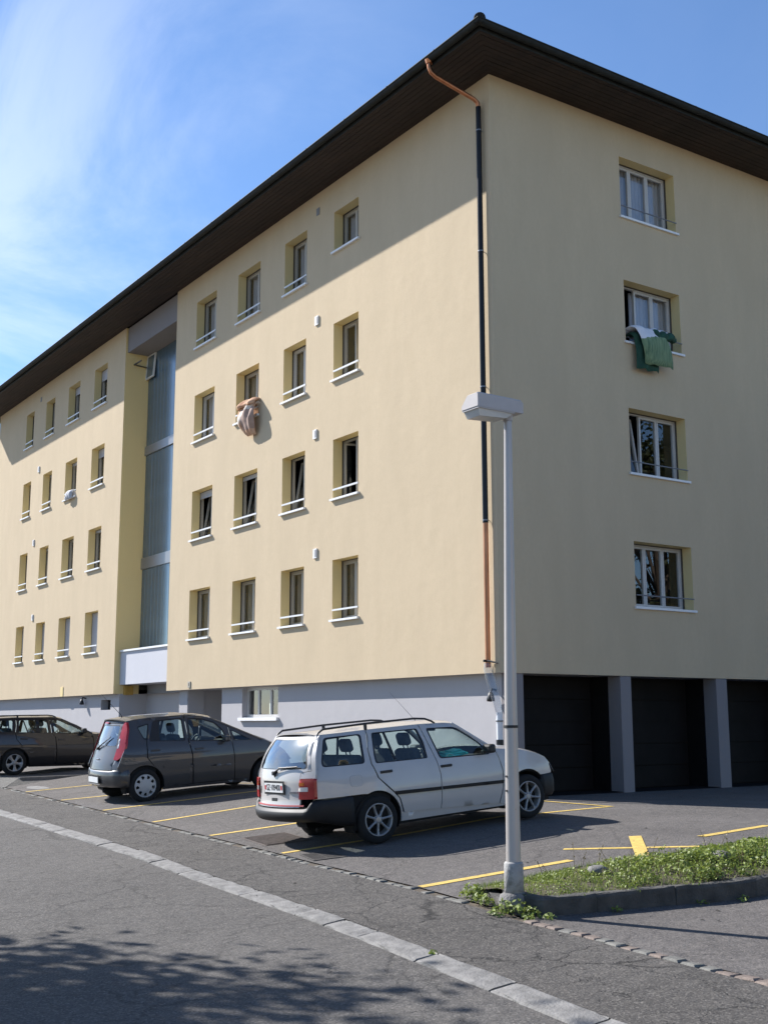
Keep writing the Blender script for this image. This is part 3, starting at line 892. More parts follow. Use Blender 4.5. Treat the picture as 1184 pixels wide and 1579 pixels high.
mb = MB(); mb.box((-.9, .25, 0), (-.625, .53, BOT - .002)); mb.obj('garage_partition', M['garage'], bld)

# ---- vent boxes, house number, small fittings on the facade
for x, r in ((-6.46, 4), (-6.46, 3), (-6.5, 2), (-6.45, 1), (-26.75, 4), (-26.6, 3), (-26.8, 2), (-26.5, 1)):
    z = {4: 13.41, 3: 10.67, 2: 7.92, 1: 5.12}[r]
    if r == 4:
        mb = MB(); mb.box((x - .07, -.012, z - .09), (x + .07, -.001, z + .09)); mb.obj('wall_vent', M['vent_dark'], bld)
    else:
        mb = MB(); mb.box((x - .075, -.035, z - .11), (x + .075, -.001, z + .11)); wv = mb.obj('wall_vent', M['vent'], bld)
        mb = MB()
        mb.box((x + .005, -.038, z - .08), (x + .065, -.0345, z + .08))  # darker strip over one half of the vent front
        mb.obj('vent_strip', M['vent_dark'], wv)
mb = MB(); mb.box((-13.06, -.025, 2.26), (-12.92, -.001, 2.42)); hn = mb.obj('house_number_plate', M['frame'], bld)
mb = MB(); mb.box((-13.005, -.030, 2.30), (-12.985, -.0255, 2.38)); mb.obj('numeral', M['ink'], hn)
mb = MB(); mb.box((-23.15, -.02, BOT + .002), (-22.90, -.001, 2.52)); mb.obj('cable_cover', M['yellow'], bld)
mb = MB(); mb.box((XLR - .0, .32, BOT - .03), (XLR + .16, .58, 2.44)); mb.obj('render_patch', pm('ochre_render', (.45, .27, .06), .9, var=.1), bld)
def wall_fitting(x, z):
    mb = MB()
    mb.tube([(x, GB, z + .10), (x, GB - .10, z + .12), (x, GB - .13, z + .06)], .022, 8)
    mb.lathe([(.0, .07), (.035, .06), (.055, .0), (.075, -.06), (.07, -.10), (.0, -.11)], 14, mat=Matrix.Translation((x, GB - .13, z)))
    return mb.obj('wall_light', M['black'], bld)
wall_fitting(-.36, 1.80); wall_fitting(-21.3, 2.02)

# ---- roof: soffit boards, fascia, gutters, tiles, hips
OV = 1.10
def ring(o, z): return [(XL - o, -o, z), (o, -o, z), (o, SIDE_END + o, z), (XL - o, SIDE_END + o, z)]
nb = 9
for i in range(nb):
    o0 = OV * i / nb + .005; o1 = OV * (i + 1) / nb - .005
    for k in range(4):
        kk = (k + 1) % 4; dz = random.uniform(-.003, .003)
        a, b = ring(o0, TOP + dz), ring(o1, TOP + dz); c, d = ring(o0, TOP + .0125), ring(o1, TOP + .0125)
        mb = MB(); mb.add([a[k], b[k], b[kk], a[kk], c[k], d[k], d[kk], c[kk]], [(0, 1, 2, 3), (0, 3, 7, 4), (1, 5, 6, 2), (0, 4, 5, 1), (3, 2, 6, 7)])
        mb.obj('soffit_board', M['soffit'], bld)
mb = MB()
a, b = ring(OV, TOP - .02), ring(OV, TOP + .16)
for k in range(4):
    kk = (k + 1) % 4; mb.add([a[k], a[kk], b[kk], b[k]], [(0, 1, 2, 3)])
a, b = ring(-.02, TOP + .013), ring(OV, TOP + .013)
for k in range(4):
    kk = (k + 1) % 4; mb.add([a[k], a[kk], b[kk], b[k]], [(3, 2, 1, 0)])
mb.obj('fascia', M['gutter'], bld)
# roof planes (hipped, low pitch)
PIT = math.tan(R_(22)); ze = TOP + .155; od = OV + .02
half = (SIDE_END + 2 * od) / 2; zr_ = ze + half * PIT
e = ring(od, ze); r0 = (XL - od + half, SIDE_END / 2, zr_); r1 = (od - half, SIDE_END / 2, zr_)
mb = MB()
mb.add([e[0], e[1], r1, r0], [(0, 1, 2, 3)]); mb.add([e[1], e[2], r1], [(0, 1, 2)]); mb.add([e[2], e[3], r0, r1], [(0, 1, 2, 3)]); mb.add([e[3], e[0], r0], [(0, 1, 2)])
roof = mb.obj('roof', M['tile'], bld)
# gutters: half round with rim, front and end
def gutter(p0, p1, out):
    p0 = Vector(p0); p1 = Vector(p1); out = Vector(out)
    v = []; f = []; n = 10; r = .075
    for p in (p0, p1):
        for k in range(n + 1):
            a = math.pi * k / n
            v.append(p + out * (r - r * math.cos(a)) * 1.0 + Vector((0, 0, -r * math.sin(a) * 1.15)))
        v.append(p + out * (2 * r + .012)); v.append(p + out * (2 * r + .012) + Vector((0, 0, .018))); v.append(p + out * (2 * r - .012) + Vector((0, 0, .018)))
    m = n + 4
    for k in range(m - 1): f.append((k, m + k, m + k + 1, k + 1))
    me = mesh_from('gutter', v, f, M['gutter'], smooth=True)
    go = link('gutter', me, bld)
    L = (p1 - p0).length; d = (p1 - p0).normalized()
    mbk = MB(); k = 1.0
    while k < L:
        c = p0 + d * k
        s = [c - d * .015 + out * .0, c + d * .015, c + d * .015 + out * .165, c - d * .015 + out * .165]
        mbk.add([q + Vector((0, 0, .012)) for q in s] + [q + Vector((0, 0, .022)) for q in s], [(3, 2, 1, 0), (4, 5, 6, 7), (0, 1, 5, 4), (1, 2, 6, 5), (2, 3, 7, 6), (3, 0, 4, 7)])
        k += 1.6
    mbk.obj('gutter_bracket', M['gutter'], go)
GZ = TOP + .12
gutter((XL - OV, -OV - .004, GZ), (OV + .15, -OV - .004, GZ), (0, -1, 0))
gutter((OV + .004, -OV - .15, GZ), (OV + .004, SIDE_END + OV, GZ), (1, 0, 0))
# first tile courses along both visible eaves
tm = MB(); nseg = 8
v = []
for k in range(nseg + 1):
    xx = -.165 + .33 * k / nseg; zz = .016 * math.sin(2 * math.pi * k / nseg) + .02
    v += [(xx, -.06, zz), (xx, .42, zz + .42 * PIT)]
    v += [(xx, -.06, zz - .03)]
fcs = []
for k in range(nseg):
    a = 3 * k; fcs += [(a, a + 3, a + 4, a + 1), (a + 2, a + 5, a + 3, a)]
tile_me = mesh_from('roof_tile', v, fcs, M['tile'], smooth=True)
x = XL - od + .3
while x < od - .15:
    link('roof_tile', tile_me, roof, Matrix.Translation((x, -od, ze)))
    x += .33
y = -od + .3
while y < SIDE_END + od:
    link('roof_tile', tile_me, roof, Matrix.Translation((od, y, ze)) @ Matrix.Rotation(R_(90), 4, 'Z'))
    y += .33
# hip caps
for (p0, p1) in ((e[1], r1), (e[0], r0)):
    p0 = Vector(p0); p1 = Vector(p1); d = (p1 - p0).normalized(); L = (p1 - p0).length; k = -.02
    hm = MB()
    hm.lathe([(.0, -.01), (.10, 0), (.115, .03), (.10, .42), (.098, .42)], 14)
    hme = hm.mesh('hip_tile', M['tile'])
    for q in range(9):
        c = p0 + d * (q * .40) + Vector((0, 0, .06))
        link('hip_tile', hme, roof, Matrix.Translation(c) @ d.to_track_quat('Z', 'Y').to_matrix().to_4x4())
mb = MB()
mb.tube([Vector(e[1]) + (Vector(r1) - Vector(e[1])) * .26 + Vector((0, 0, .06)), Vector(r1) + Vector((0, 0, .06))], .1, 10)
mb.tube([Vector(e[0]) + (Vector(r0) - Vector(e[0])) * .26 + Vector((0, 0, .06)), Vector(r0) + Vector((0, 0, .06))], .1, 10)
mb.tube([Vector(r0) + Vector((0, 0, .06)), Vector(r1) + Vector((0, 0, .06))], .1, 10)
mb.obj('ridge_cap', M['tile'], roof)

# ---- downpipe: copper bends, black sleeve, copper lower run, plastic sleeve and stub below
PX, PY, PR = -.222, -.09, .053
mb = MB()
mb.tube([(-.36, -OV - .08, GZ - .05), (-.36, -OV - .08, GZ - .20), (-.35, -OV - .04, GZ - .29), (-.33, -OV + .05, GZ - .36), (PX - .02, PY - .10, 13.40), (PX, PY - .02, 13.33), (PX, PY, 13.24)], PR * .82, 14)
mb.tube([(-.36, -OV - .08, GZ - .04), (-.36, -OV - .08, GZ - .12)], [.085, .06], 14)
dp = mb.obj('downpipe', M['copper'], bld)
mb = MB(); mb.tube([(PX, PY, 13.25), (PX, PY, 4.95)], PR, 16); mb.obj('black_sleeve', M['black_pipe'], dp)
mb = MB(); mb.tube([(PX, PY, 4.96), (PX, PY, 2.30)], PR * .9, 16); mb.obj('lower_pipe', M['copper'], dp)
for z in (12.75, 10.25, 7.55, 5.0):
    mb = MB(); mb.tube([(PX, PY, z - .012), (PX, PY, z + .012)], PR + .006, 16); mb.tube([(PX, PY, z), (PX, 0, z)], .008, 6)
    mb.obj('pipe_bracket', M['rail_grey'], dp)
mb = MB(); mb.tube([(PX, PY, 2.40), (PX, PY, 2.425)], PR + .008, 16); mb.bbox((PX - .02, PY - .10, 2.395), (PX + .01, PY - .05, 2.44), .004)
mb.tube([(PX + .03, PY - .03, 2.42), (PX + .25, PY + .02, 2.37)], [.022, .012], 8); mb.obj('pipe_clamp', M['black'], dp)
mb = MB()
mb.tube([(PX, PY, 2.38), (PX, PY, 2.28), (PX + .03, PY, 2.18), (PX + .14, PY + .02, 1.85), (PX + .19, PY + .05, 1.62), (PX + .22, PY + .06, 1.44)], [.068, .085, .088, .082, .07, .055], 16, cap=False)
mb.obj('plastic_sleeve', M['plastic'], dp)
mb = MB(); mb.tube([(PX + .22, PY + .06, 1.50), (PX + .22, PY + .06, .9)], .056, 16); mb.tube([(PX + .22, PY + .06, 1.38), (PX + .22, PY + .06, 1.32)], .062, 16); mb.obj('stub_pipe', M['white_pipe'], dp)
mb = MB(); mb.tube([(PX + .22, PY + .06, 1.335), (PX + .22, PY + .06, 1.355)], .066, 16); mb.tube([(PX + .22, PY + .06, 1.02), (PX + .22, PY + .06, .0)], .066, 16); mb.obj('pipe_collar', M['black'], dp)
# ------------------------------------------------------------------ cars
def paint(name, col, metal=0.0, rough=.35, coat=.6, var=.04):
    return pm(name, col, rough, metal, var=var, scale=2.5, coat=coat)
M['p_white'] = paint('car_paint_off_white', (0.46, 0.44, 0.42), 0, .38, .75)
M['p_grey'] = paint('car_paint_dark_grey', (0.036, 0.035, 0.0365), .0, .45, .75)
M['p_dark'] = paint('car_paint_blackish', (0.008, 0.007, 0.0085), .0, .4, .8)
M['cladding'] = pm('car_grey_plastic', (0.012, 0.012, 0.013), .55, var=.15, scale=6, spec=.3)
M['rubber'] = pm('window_rubber', (0.010, 0.010, 0.011), .45, var=.15)
M['tyre'] = pm('tyre_rubber', (0.009, 0.009, 0.009), .9, var=.2, scale=12)
M['alloy'] = pm('wheel_alloy', (0.31, 0.305, 0.30), .42, .4, var=.08)
M['cap'] = pm('wheel_cap', (0.40, 0.40, 0.40), .45, .3, var=.08)
M['shell'] = pm('car_underside_black', (0.006, 0.006, 0.006), .9, var=.2)
M['seat'] = pm('car_seat_fabric', (0.045, 0.045, 0.05), .9, var=.25, scale=12)
M['dash'] = pm('car_dashboard', (0.022, 0.022, 0.023), .7, var=.2)
M['cabin'] = pm('car_cabin_trim', (0.09, 0.088, 0.085), .8, var=.15)
M['lens_red'] = pm('tail_lens_red', (0.36, 0.008, 0.010), .28, var=.15, scale=12, coat=.25)
M['lens_orange'] = pm('tail_lens_orange', (0.55, 0.13, 0.01), .12, var=.15, scale=12, coat=.8)
M['lens_white'] = pm('tail_lens_white', (0.55, 0.52, 0.50), .15, var=.1, scale=12, coat=.8)
M['chrome'] = pm('bright_metal', (0.65, 0.65, 0.66), .18, 1.0, var=.05)
M['glass_car'] = glass('car_glass', (0.80, 0.90, 0.87), 1.5, 0.0, 0.0)
M['glass_rear'] = glass('car_rear_glass', (0.50, 0.58, 0.57), 1.55, 0.09, 0.09, .15)
M['turq'] = pm('turquoise_cloth', (0.03, 0.55, 0.47), .7, var=.12)
M['red_paint'] = pm('red_trim_line', (0.35, 0.05, 0.05), .5, var=.1)

def pip(p, poly):
    x, y = p; c = False; n = len(poly); j = n - 1
    for i in range(n):
        xi, yi = poly[i]; xj, yj = poly[j]
        if (yi > y) != (yj > y) and x < (xj - xi) * (y - yi) / (yj - yi) + xi: c = not c
        j = i
    return c
def resample(poly, step):
    out = []
    for i in range(len(poly)):
        a = Vector(poly[i]); b = Vector(poly[(i + 1) % len(poly)])
        n = max(1, int(math.ceil((b - a).length / step)))
        out += [tuple(a + (b - a) * k / n) for k in range(n)]
    return out
def roundpoly(poly, r, n=4):
    """cut the corners of a polygon with small arcs"""
    out = []; m = len(poly)
    for i in range(m):
        p = Vector(poly[i]); a = Vector(poly[i - 1]); b = Vector(poly[(i + 1) % m])
        ra = min(r, (a - p).length * .45); rb = min(r, (b - p).length * .45)
        s = p + (a - p).normalized() * ra; e = p + (b - p).normalized() * rb
        for k in range(n + 1):
            t = k / n
            out.append(tuple(s * (1 - t) ** 2 + p * 2 * t * (1 - t) + e * t * t))
    return out
def panel_mesh(name, outer, fmap, mats, holes=(), step=.07, inward=(0, 1, 0), t=.02, mi=None):
    """curved sheet: the 2-D outline (minus holes) triangulated, mapped to the body surface, with folded edges"""
    loops = [resample(outer, step)] + [resample(h, step) for h in holes]
    pts = []; edges = []
    for lp in loops:
        b = len(pts); pts += lp; edges += [(b + i, b + (i + 1) % len(lp)) for i in range(len(lp))]
    xs_ = [p[0] for p in outer]; zs_ = [p[1] for p in outer]
    nb = len(pts)
    allb = np.array(pts)
    x = min(xs_) + step * .6
    while x < max(xs_):
        z = min(zs_) + step * .6
        while z < max(zs_):
            if pip((x, z), outer) and not any(pip((x, z), h) for h in holes):
                if np.min(np.hypot(allb[:, 0] - x, allb[:, 1] - z)) > step * .45: pts.append((x, z))
            z += step
        x += step
    r = delaunay_2d_cdt([Vector(p) for p in pts], edges, [], 0, 1e-6, False)
    V2, F2 = r[0], r[2]
    F = []
    for f in F2:
        cx = sum(V2[i].x for i in f) / len(f); cz = sum(V2[i].y for i in f) / len(f)
        if pip((cx, cz), outer) and not any(pip((cx, cz), h) for h in holes): F.append(tuple(f))
    v = [Vector(fmap(p.x, p.y)) for p in V2]
    inw = Vector(inward)
    # orient faces outwards
    ff = []
    for f in F:
        n = (v[f[1]] - v[f[0]]).cross(v[f[2]] - v[f[0]])
        ff.append(f if n.dot(inw) < 0 else tuple(reversed(f)))
    for lp in loops:
        b = len(v)
        q = [Vector(fmap(*p)) for p in lp]
        v += q + [p + inw * t for p in q]
        n = len(lp)
        for i in range(n):
            j = (i + 1) % n; ff.append((b + i, b + j, b + n + j, b + n + i))
    return mesh_from(name, v, ff, mats, smooth=True)

def arc(cx, cz, r, a0, a1, n=12):
    return [(cx + r * math.cos(R_(a0 + (a1 - a0) * k / n)), cz + r * math.sin(R_(a0 + (a1 - a0) * k / n))) for k in range(n + 1)]

def wheel_meshes(kind, rt=.30, wd=.19):
    mb = MB()
    rr = .205
    mb.lathe([(rr - .01, wd * .5), (rr + .03, wd * .5), (rt - .03, wd * .46), (rt - .006, wd * .38), (rt, wd * .25), (rt, -wd * .25), (rt - .006, -wd * .38), (rt - .03, -wd * .46), (rr + .03, -wd * .5), (rr + .005, -wd * .48), (rr, -wd * .42)], 40, axis='y')
    tyre = mb.mesh('tyre', M['tyre'])
    mb = MB()
    o = -wd * .5 + .012
    mb.lathe([(rr + .004, o - .004), (rr, o - .012), (rr - .012, o - .010), (rr - .018, o + .02), (rr - .03, o + .10)], 40, axis='y')
    if kind in ('seven', 'five'):
        n = 7 if kind == 'seven' else 5
        w0, w1 = (.030, .026) if n == 7 else (.060, .085)
        for k in range(n):
            a = 2 * math.pi * k / n + .2
            rm = Matrix.Rotation(-a, 4, 'Y')
            prof = [(.045, w0 * .5, o + .0), (.10, w0 * .42, o + .004), (.15, w1 * .48, o + .0), (rr - .012, w1 * .75, o - .006)]
            v = []; f = []
            for (r_, hw, y) in prof:
                v += [(r_, y, -hw), (r_, y - .008, 0), (r_, y, hw), (r_, y + .035, hw * .8), (r_, y + .035, -hw * .8)]
            for i in range(3):
                for j in range(5):
                    jj = (j + 1) % 5; f.append((i * 5 + j, i * 5 + jj, i * 5 + 5 + jj, i * 5 + 5 + j))
            mb.add([rm @ Vector(p) for p in v], f)
        mb.lathe([(0, o - .004), (.03, o - .006), (.058, o + .002), (.062, o + .03)], 20, axis='y')
        for k in range(5):
            a = 2 * math.pi * k / 5
            mb.lathe([(0, o - .004), (.008, o - .003), (.009, o + .01)], 6, 1, mat=Matrix.Translation((.044 * math.cos(a), 0, .044 * math.sin(a))), axis='y')
    else:
        # plastic cap with a ring of oval openings
        nh = 9; ring = 72
        def ry(r): return o - .006 - .018 * (1 - (r / rr) ** 2)
        rs = [0, .05, .09, .125, .14, .155, .17, .183, rr]
        v = []; idx = {}
        for i, r_ in enumerate(rs):
            for k in range(ring):
                a = 2 * math.pi * k / ring; v.append((r_ * math.cos(a), ry(r_), r_ * math.sin(a)))
        f = []
        for i in range(len(rs) - 1):
            for k in range(ring):
                ph = (k % (ring // nh)) / (ring // nh)
                if 3 <= i <= 6 and ((.25 <= ph < .75) if i in (4, 5) else (.35 < ph < .65)): continue
                f.append((i * ring + k, i * ring + (k + 1) % ring, (i + 1) * ring + (k + 1) % ring, (i + 1) * ring + k))
        mb.add(v, f, 0, True)
        mb.lathe([(0, -.032), (.02, -.031), (.032, -.026), (.034, -.02)], 16, mat=Matrix.Translation((0, o + .008, 0)), axis='y')
    rim = mb.mesh('rim', [M['alloy'] if kind != 'cap' else M['cap'], M['iron']])
    mb = MB(); mb.lathe([(0, o + .085), (rr - .02, o + .085)], 24, axis='y'); mb.lathe([(0.0, o + .05), (.13, o + .05), (.13, o + .07)], 24, axis='y')
    back = mb.mesh('brake_disc', M['shell'])
    return tyre, rim, back

def mirror_x(me, name):
    """copy of a mesh mirrored left-right (y -> -y)"""
    m = me.copy(); m.name = name
    bm = bmesh.new(); bm.from_mesh(m)
    bmesh.ops.scale(bm, vec=(1, -1, 1), verts=bm.verts); bmesh.ops.reverse_faces(bm, faces=bm.faces)
    bm.to_mesh(m); bm.free(); return m

def soft_box(mb, a, b, r, mi=0, mat=None): mb.bbox(a, b, r, mi, mat)

def build_car(S):
    q = S['pose']
    h, pi, ro = q[3:6]
    f = Vector((math.cos(h) * math.cos(pi), math.sin(h) * math.cos(pi), math.sin(pi)))
    l = Vector((-math.sin(h), math.cos(h), 0)); up = f.cross(l)
    l2 = math.cos(ro) * l + math.sin(ro) * up; up2 = f.cross(l2)
    mw = Matrix(((f.x, l2.x, up2.x, q[0]), (f.y, l2.y, up2.y, q[1]), (f.z, l2.z, up2.z, q[2]), (0, 0, 0, 1)))
    root = empty(S['name'], mat=mw)
    tag(root, S['label'], 'car', 'cars parked in the bays')
    P = S['paint']
    # smooth half width table
    zt = np.linspace(-.1, 1.8, 400)
    wt = np.interp(zt, *zip(*S['W']))
    ker = np.exp(-np.linspace(-2, 2, 31) ** 2); ker /= ker.sum()
    wt = np.convolve(np.pad(wt, 15, mode='edge'), ker, 'valid')
    xr, xf = S['plan']                                             # taper starts (rear, front)
    def W(x, z):
        w = float(np.interp(z, zt, wt))
        if x < xr: w *= 1 - S['taper_r'] * ((xr - x) / .5) ** 2
        if x > xf: w *= 1 - S['taper_f'] * ((x - xf) / .5) ** 2
        return w
    xc = S['xc']
    zc = np.linspace(0, 1.8, 300); xcv = np.interp(zc, *zip(*xc)); xcv = np.convolve(np.pad(xcv, 8, mode='edge'), np.ones(17) / 17, 'valid')
    def Rr(y, z, k=S.get('kr', .13)): return float(np.interp(z, zc, xcv)) + k * (abs(y) / .7) ** 2.2
    def smap(off=0.0, s=-1): return lambda x, z: (x, s * (W(x, z) + off), z)
    def rmap(off=0.0): return lambda y, z: (Rr(y, z) - off, y, z)
    def both(name, poly, off=0.0, mat=P, holes=(), parent=root, t=.02, step=.07, parents=None):
        me = panel_mesh(name, poly, smap(off), mat, holes, step, (0, 1, 0), t)
        a = link(name, me, parents[0] if parents else parent)
        b = link(name, mirror_x(me, name), parents[1] if parents else parent)
        return a, b
    bodyA, bodyB = both('quarter_panel', S['quarter'], 0, P, [S['qhole']])
    def glazing(parents, hole, gname='side_window', bars=()):
        hin = []
        cx = sum(p[0] for p in hole) / len(hole); cz = sum(p[1] for p in hole) / len(hole)
        cen = Vector((cx, cz))
        for p in hole:
            v = Vector(p); d = (cen - v); hin.append(tuple(v + d.normalized() * .030))
        ra, rb = both('window_seal', hole, -.006, M['rubber'], [hin], parents=parents, t=.012, step=.09)
        ga, gb = both(gname, hin, -.012, M['glass_car'], parents=parents, t=.0, step=.14)
        for bpoly in bars: both('window_bar', bpoly, -.004, M['rubber'], parents=parents, t=.012)
        return hin
    glazing((bodyA, bodyB), S['qhole'])
    def handle(parents, x, z):
        for s, par in ((-1, parents[0]), (1, parents[1])):
            mb = MB(); w = W(x, z)
            mb.bbox((x - .09, s * (w + .004) - .014, z - .017), (x + .09, s * (w + .004) + .014, z + .017), .007)
            mb.obj('handle', M['black'] if P is M['p_white'] else P, par)
    rd = both('rear_door', S['rdoor'], 0.0, P, [S['rdhole']])
    glazing(rd, S['rdhole'], bars=S.get('rdbars', ()))
    handle(rd, *S['rhandle'])
    fd = both('front_door', S['fdoor'], 0.0, P, [S['fdhole']])
    glazing(fd, S['fdhole'], bars=S.get('fdbars', ()))
    handle(fd, *S['fhandle'])
    for d, poly in zip((rd, fd), S['trims']):
        both('rub_strip', poly, .014, S.get('trim_mat', M['cladding']), parents=d, t=.016)
    fe = both('front_fender', S['fender'], 0.0, P, S.get('fhole', ()))
    if S.get('fhole'): glazing(fe, S['fhole'][0])
    both('sill_panel', S['sill'], -.012, P)
    # mirrors on the front doors
    for s, d in ((-1, fd[0]), (1, fd[1])):
        mx, mz = S['mirror']; w = W(mx, mz)
        mb = MB()
        mb.bbox((mx - .05, s * (w + .02) - (.0 if s > 0 else .19), mz - .01), (mx + .06, s * (w + .02) + (.19 if s > 0 else .0), mz + .11), .03)
        mb.bbox((mx - .03, min(s * (w - .03), s * (w + .04)), mz - .01), (mx + .04, max(s * (w - .03), s * (w + .04)), mz + .03), .008)
        mo = mb.obj('mirror', M['black'] if P is not M['p_grey'] else P, d)
        mb = MB(); yy = s * (w + .115)
        mb.add([(mx - .054, yy - .075, mz + .01), (mx - .054, yy + .075, mz + .01), (mx - .054, yy + .075, mz + .09), (mx - .054, yy - .075, mz + .09)], [(0, 3, 2, 1)])
    # roof
    zr_tab = S['roof']
    def zroof(x): return float(np.interp(x, *zip(*zr_tab)))
    x0, x1 = zr_tab[0][0], zr_tab[-1][0]
    def rfmap(x, y):
        ze = zroof(x); w = W(x, ze)
        return (x + S.get('roof_bow', .10) * ((1 - (y / w) ** 2) if x > x1 - .35 else 0) * max(0, (x - x1 + .35) / .35) - .085 * (1 - (y / w) ** 2) * max(0, 1 - (x - x0) / .3), y, ze + .045 * (1 - abs(y / w) ** 2.6))
    outl = [(x, -W(x, zroof(x))) for x in lin(x0, x1, 14)] + [(x, W(x, zroof(x))) for x in reversed(lin(x0, x1, 14))]
    roof_o = link('roof', panel_mesh('roof', outl, rfmap, P, step=.10, inward=(0, 0, -1), t=.02), root)
    mb = MB()
    for s in (-1, 1):
        pts = [(x, s * (W(x, zroof(x)) - .022), zroof(x) - .035) for x in lin(x0 + .05, x1 - .02, 12)]
        mb.tube(pts, .022, 6)
    mb.obj('roof_frame', M['cabin'], roof_o)
    # headliner
    link('headliner', panel_mesh('headliner', [(p[0], p[1] * .94) for p in outl], lambda x, y: (x, y, zroof(x) - .03), M['cabin'], step=.3, inward=(0, 0, 1), t=.0), roof_o)
    # windscreen
    (zt_, xt_), (zb_, xb_) = S['screen']
    def wmap(y, z):
        t = (zt_ - z) / (zt_ - zb_); xe = xt_ + (xb_ - xt_) * t; w = W(xe, z)
        return (xe + (S.get('roof_bow', .10) + .05 * t) * (1 - min(1, (y / w) ** 2)), y, z + .045 * (1 - t) * (1 - (y / w) ** 2))
    wo = [(-W(xt_, zt_) + .01, zt_), (W(xt_, zt_) - .01, zt_), (W(xb_, zb_) - .01, zb_), (-W(xb_, zb_) + .01, zb_)]
    link('windscreen', panel_mesh('windscreen', wo, wmap, M['glass_car'], step=.12, inward=(-1, 0, 0), t=.01), root)
    for s in (-1, 1):
        mb = MB()
        mb.tube([(xt_ + (xb_ - xt_) * k / 6 - .01, s * (W(xt_ + (xb_ - xt_) * k / 6, zt_ + (zb_ - zt_) * k / 6) - .012), zt_ + (zb_ - zt_) * k / 6 - .004) for k in range(7)], .026, 8)
        mb.obj('windscreen_pillar', P, root)
    # bonnet
    hp = S['hood']
    def zh(x): return float(np.interp(x, *zip(*hp)))
    def hmap(x, y):
        z = zh(x); w = W(x, z)
        fx = x + .11 * (1 - (y / w) ** 2) * (1 if x > hp[-1][0] - .5 else 1)
        return (fx, y, z + .055 * (1 - abs(y / w) ** 3))
    hx0, hx1 = hp[0][0], hp[-1][0]
    ho = [(x, -W(x, zh(x)) + .004) for x in lin(hx0, hx1, 10)] + [(x, W(x, zh(x)) - .004) for x in reversed(lin(hx0, hx1, 10))]
    link('bonnet', panel_mesh('bonnet', ho, hmap, P, step=.10, inward=(0, 0, -1), t=.02), root)
    # nose between bonnet and front bumper, with headlights
    zn1 = hp[-1][1]; zn0 = S['fb'][1] - .02
    def nmap(off=0.0):
        return lambda y, z: (hx1 + .11 * (1 - (y / W(hx1, zn1)) ** 2) + .08 * (zn1 - z) / max(.01, zn1 - zn0) + off, y, z)
    wn_ = W(hx1, zn1) - .005
    nose = link('grille', panel_mesh('grille', [(-wn_, zn0), (wn_, zn0), (wn_, zn1), (-wn_, zn1)], nmap(), M['cladding'], step=.1, inward=(-1, 0, 0)), root)
    for s in (-1, 1):
        link('headlight', panel_mesh('headlight', [(s * wn_ * .98, zn0 + .02), (s * wn_ * .98, zn1 - .01), (s * wn_ * .58, zn1 - .02), (s * wn_ * .58, zn0 + .03)], nmap(.01), M['lens_white'], step=.1, inward=(-1, 0, 0)), root)
    # bumpers: a profile swept round the plan
    def bumper(name, path, zb, ztf, mat, depth=.10, off=.018):
        """path: (x, y, outward normal)"""
        v = []; f = []
        for i, (x, y, nx, ny, zb_i, zt_i) in enumerate(path):
            for (o, z) in ((-.10, zb_i - .01), (-.02, zb_i), (off, zb_i + .05), (off + .012, (zb_i + zt_i) / 2 + .04), (off, zt_i - .035), (off - .012, zt_i - .008), (off - .03, zt_i), (-depth, zt_i + .006)):
                v.append((x + nx * o, y + ny * o, z))
        m = 8
        for i in range(len(path) - 1):
            for k in range(m - 1): f.append((i * m + k, (i + 1) * m + k, (i + 1) * m + k + 1, i * m + k + 1))
        f.append(tuple(range(m))); b = (len(path) - 1) * m; f.append(tuple(b + k for k in reversed(range(m))))
        return link(name, mesh_from(name, v, f, mat, smooth=True), root)
    def plan_path(xs_side, rear=True):
        zb_s, zb_c, zt_s, zt_c, ledge = S['rb'] if rear else (S['fb'][0], S['fb'][0], S['fb'][1], S['fb'][1], .5)
        zz = (zb_c + zt_c) / 2
        pts = []
        xe = xs_side
        if rear:
            yc = .70
            xcorner = Rr(yc, zz)
            for x in lin(xe, xcorner + .22, 8): pts.append((x, -W(x, zz)))
            p0 = Vector(pts[-1]); 
            ctrl = Vector((xcorner + .0, -W(xcorner + .22, zz) + .005)); p1 = Vector((Rr(yc - .1, zz), -(yc - .1)))
            for k in range(1, 9):
                t = k / 8; pts.append(tuple(p0 * (1 - t) ** 2 + ctrl * 2 * t * (1 - t) + p1 * t * t))
            for y in lin(-(yc - .1), 0, 8)[1:]: pts.append((Rr(y, zz), y))
        else:
            xn = hx1 + .08
            for x in lin(xe, xn - .12, 5): pts.append((x, -W(x, zz)))
            p0 = Vector(pts[-1]); p1 = Vector((xn + .06, -.45)); ctrl = Vector((xn + .02, p0.y + .02))
            for k in range(1, 9):
                t = k / 8; pts.append(tuple(p0 * (1 - t) ** 2 + ctrl * 2 * t * (1 - t) + p1 * t * t))
            for y in lin(-.45, 0, 5)[1:]: pts.append((xn + .06 + .05 * (1 - (y / .45) ** 2), y))
        full = pts + [(x, -y) for x, y in reversed(pts[:-1])]
        out = []
        for i, (x, y) in enumerate(full):
            a = Vector(full[max(0, i - 1)]); b = Vector(full[min(len(full) - 1, i + 1)])
            d = (b - a).normalized()
            n = Vector((d.y, -d.x))
            if rear: n = n
            c = Vector((x - 1.2, y))
            if n.dot(c) < 0: n = -n
            ay = abs(y)
            if rear:
                u = float(sst(xe, Rr(.7, zz) + .1, x)) if xe < Rr(.7, zz) else float(sst(0, 1, (xe - x) / (xe - Rr(.7, zz))))
                zb_i = zb_s + (zb_c - zb_s) * u
                zt_i = zt_s if ay > ledge + .05 else (zt_c if ay < ledge - .02 else zt_c + (zt_s - zt_c) * (ay - ledge + .02) / .07)
            else: zb_i, zt_i = zb_s, zt_s
            out.append((x, y, n.x, n.y, zb_i, zt_i))
        return out
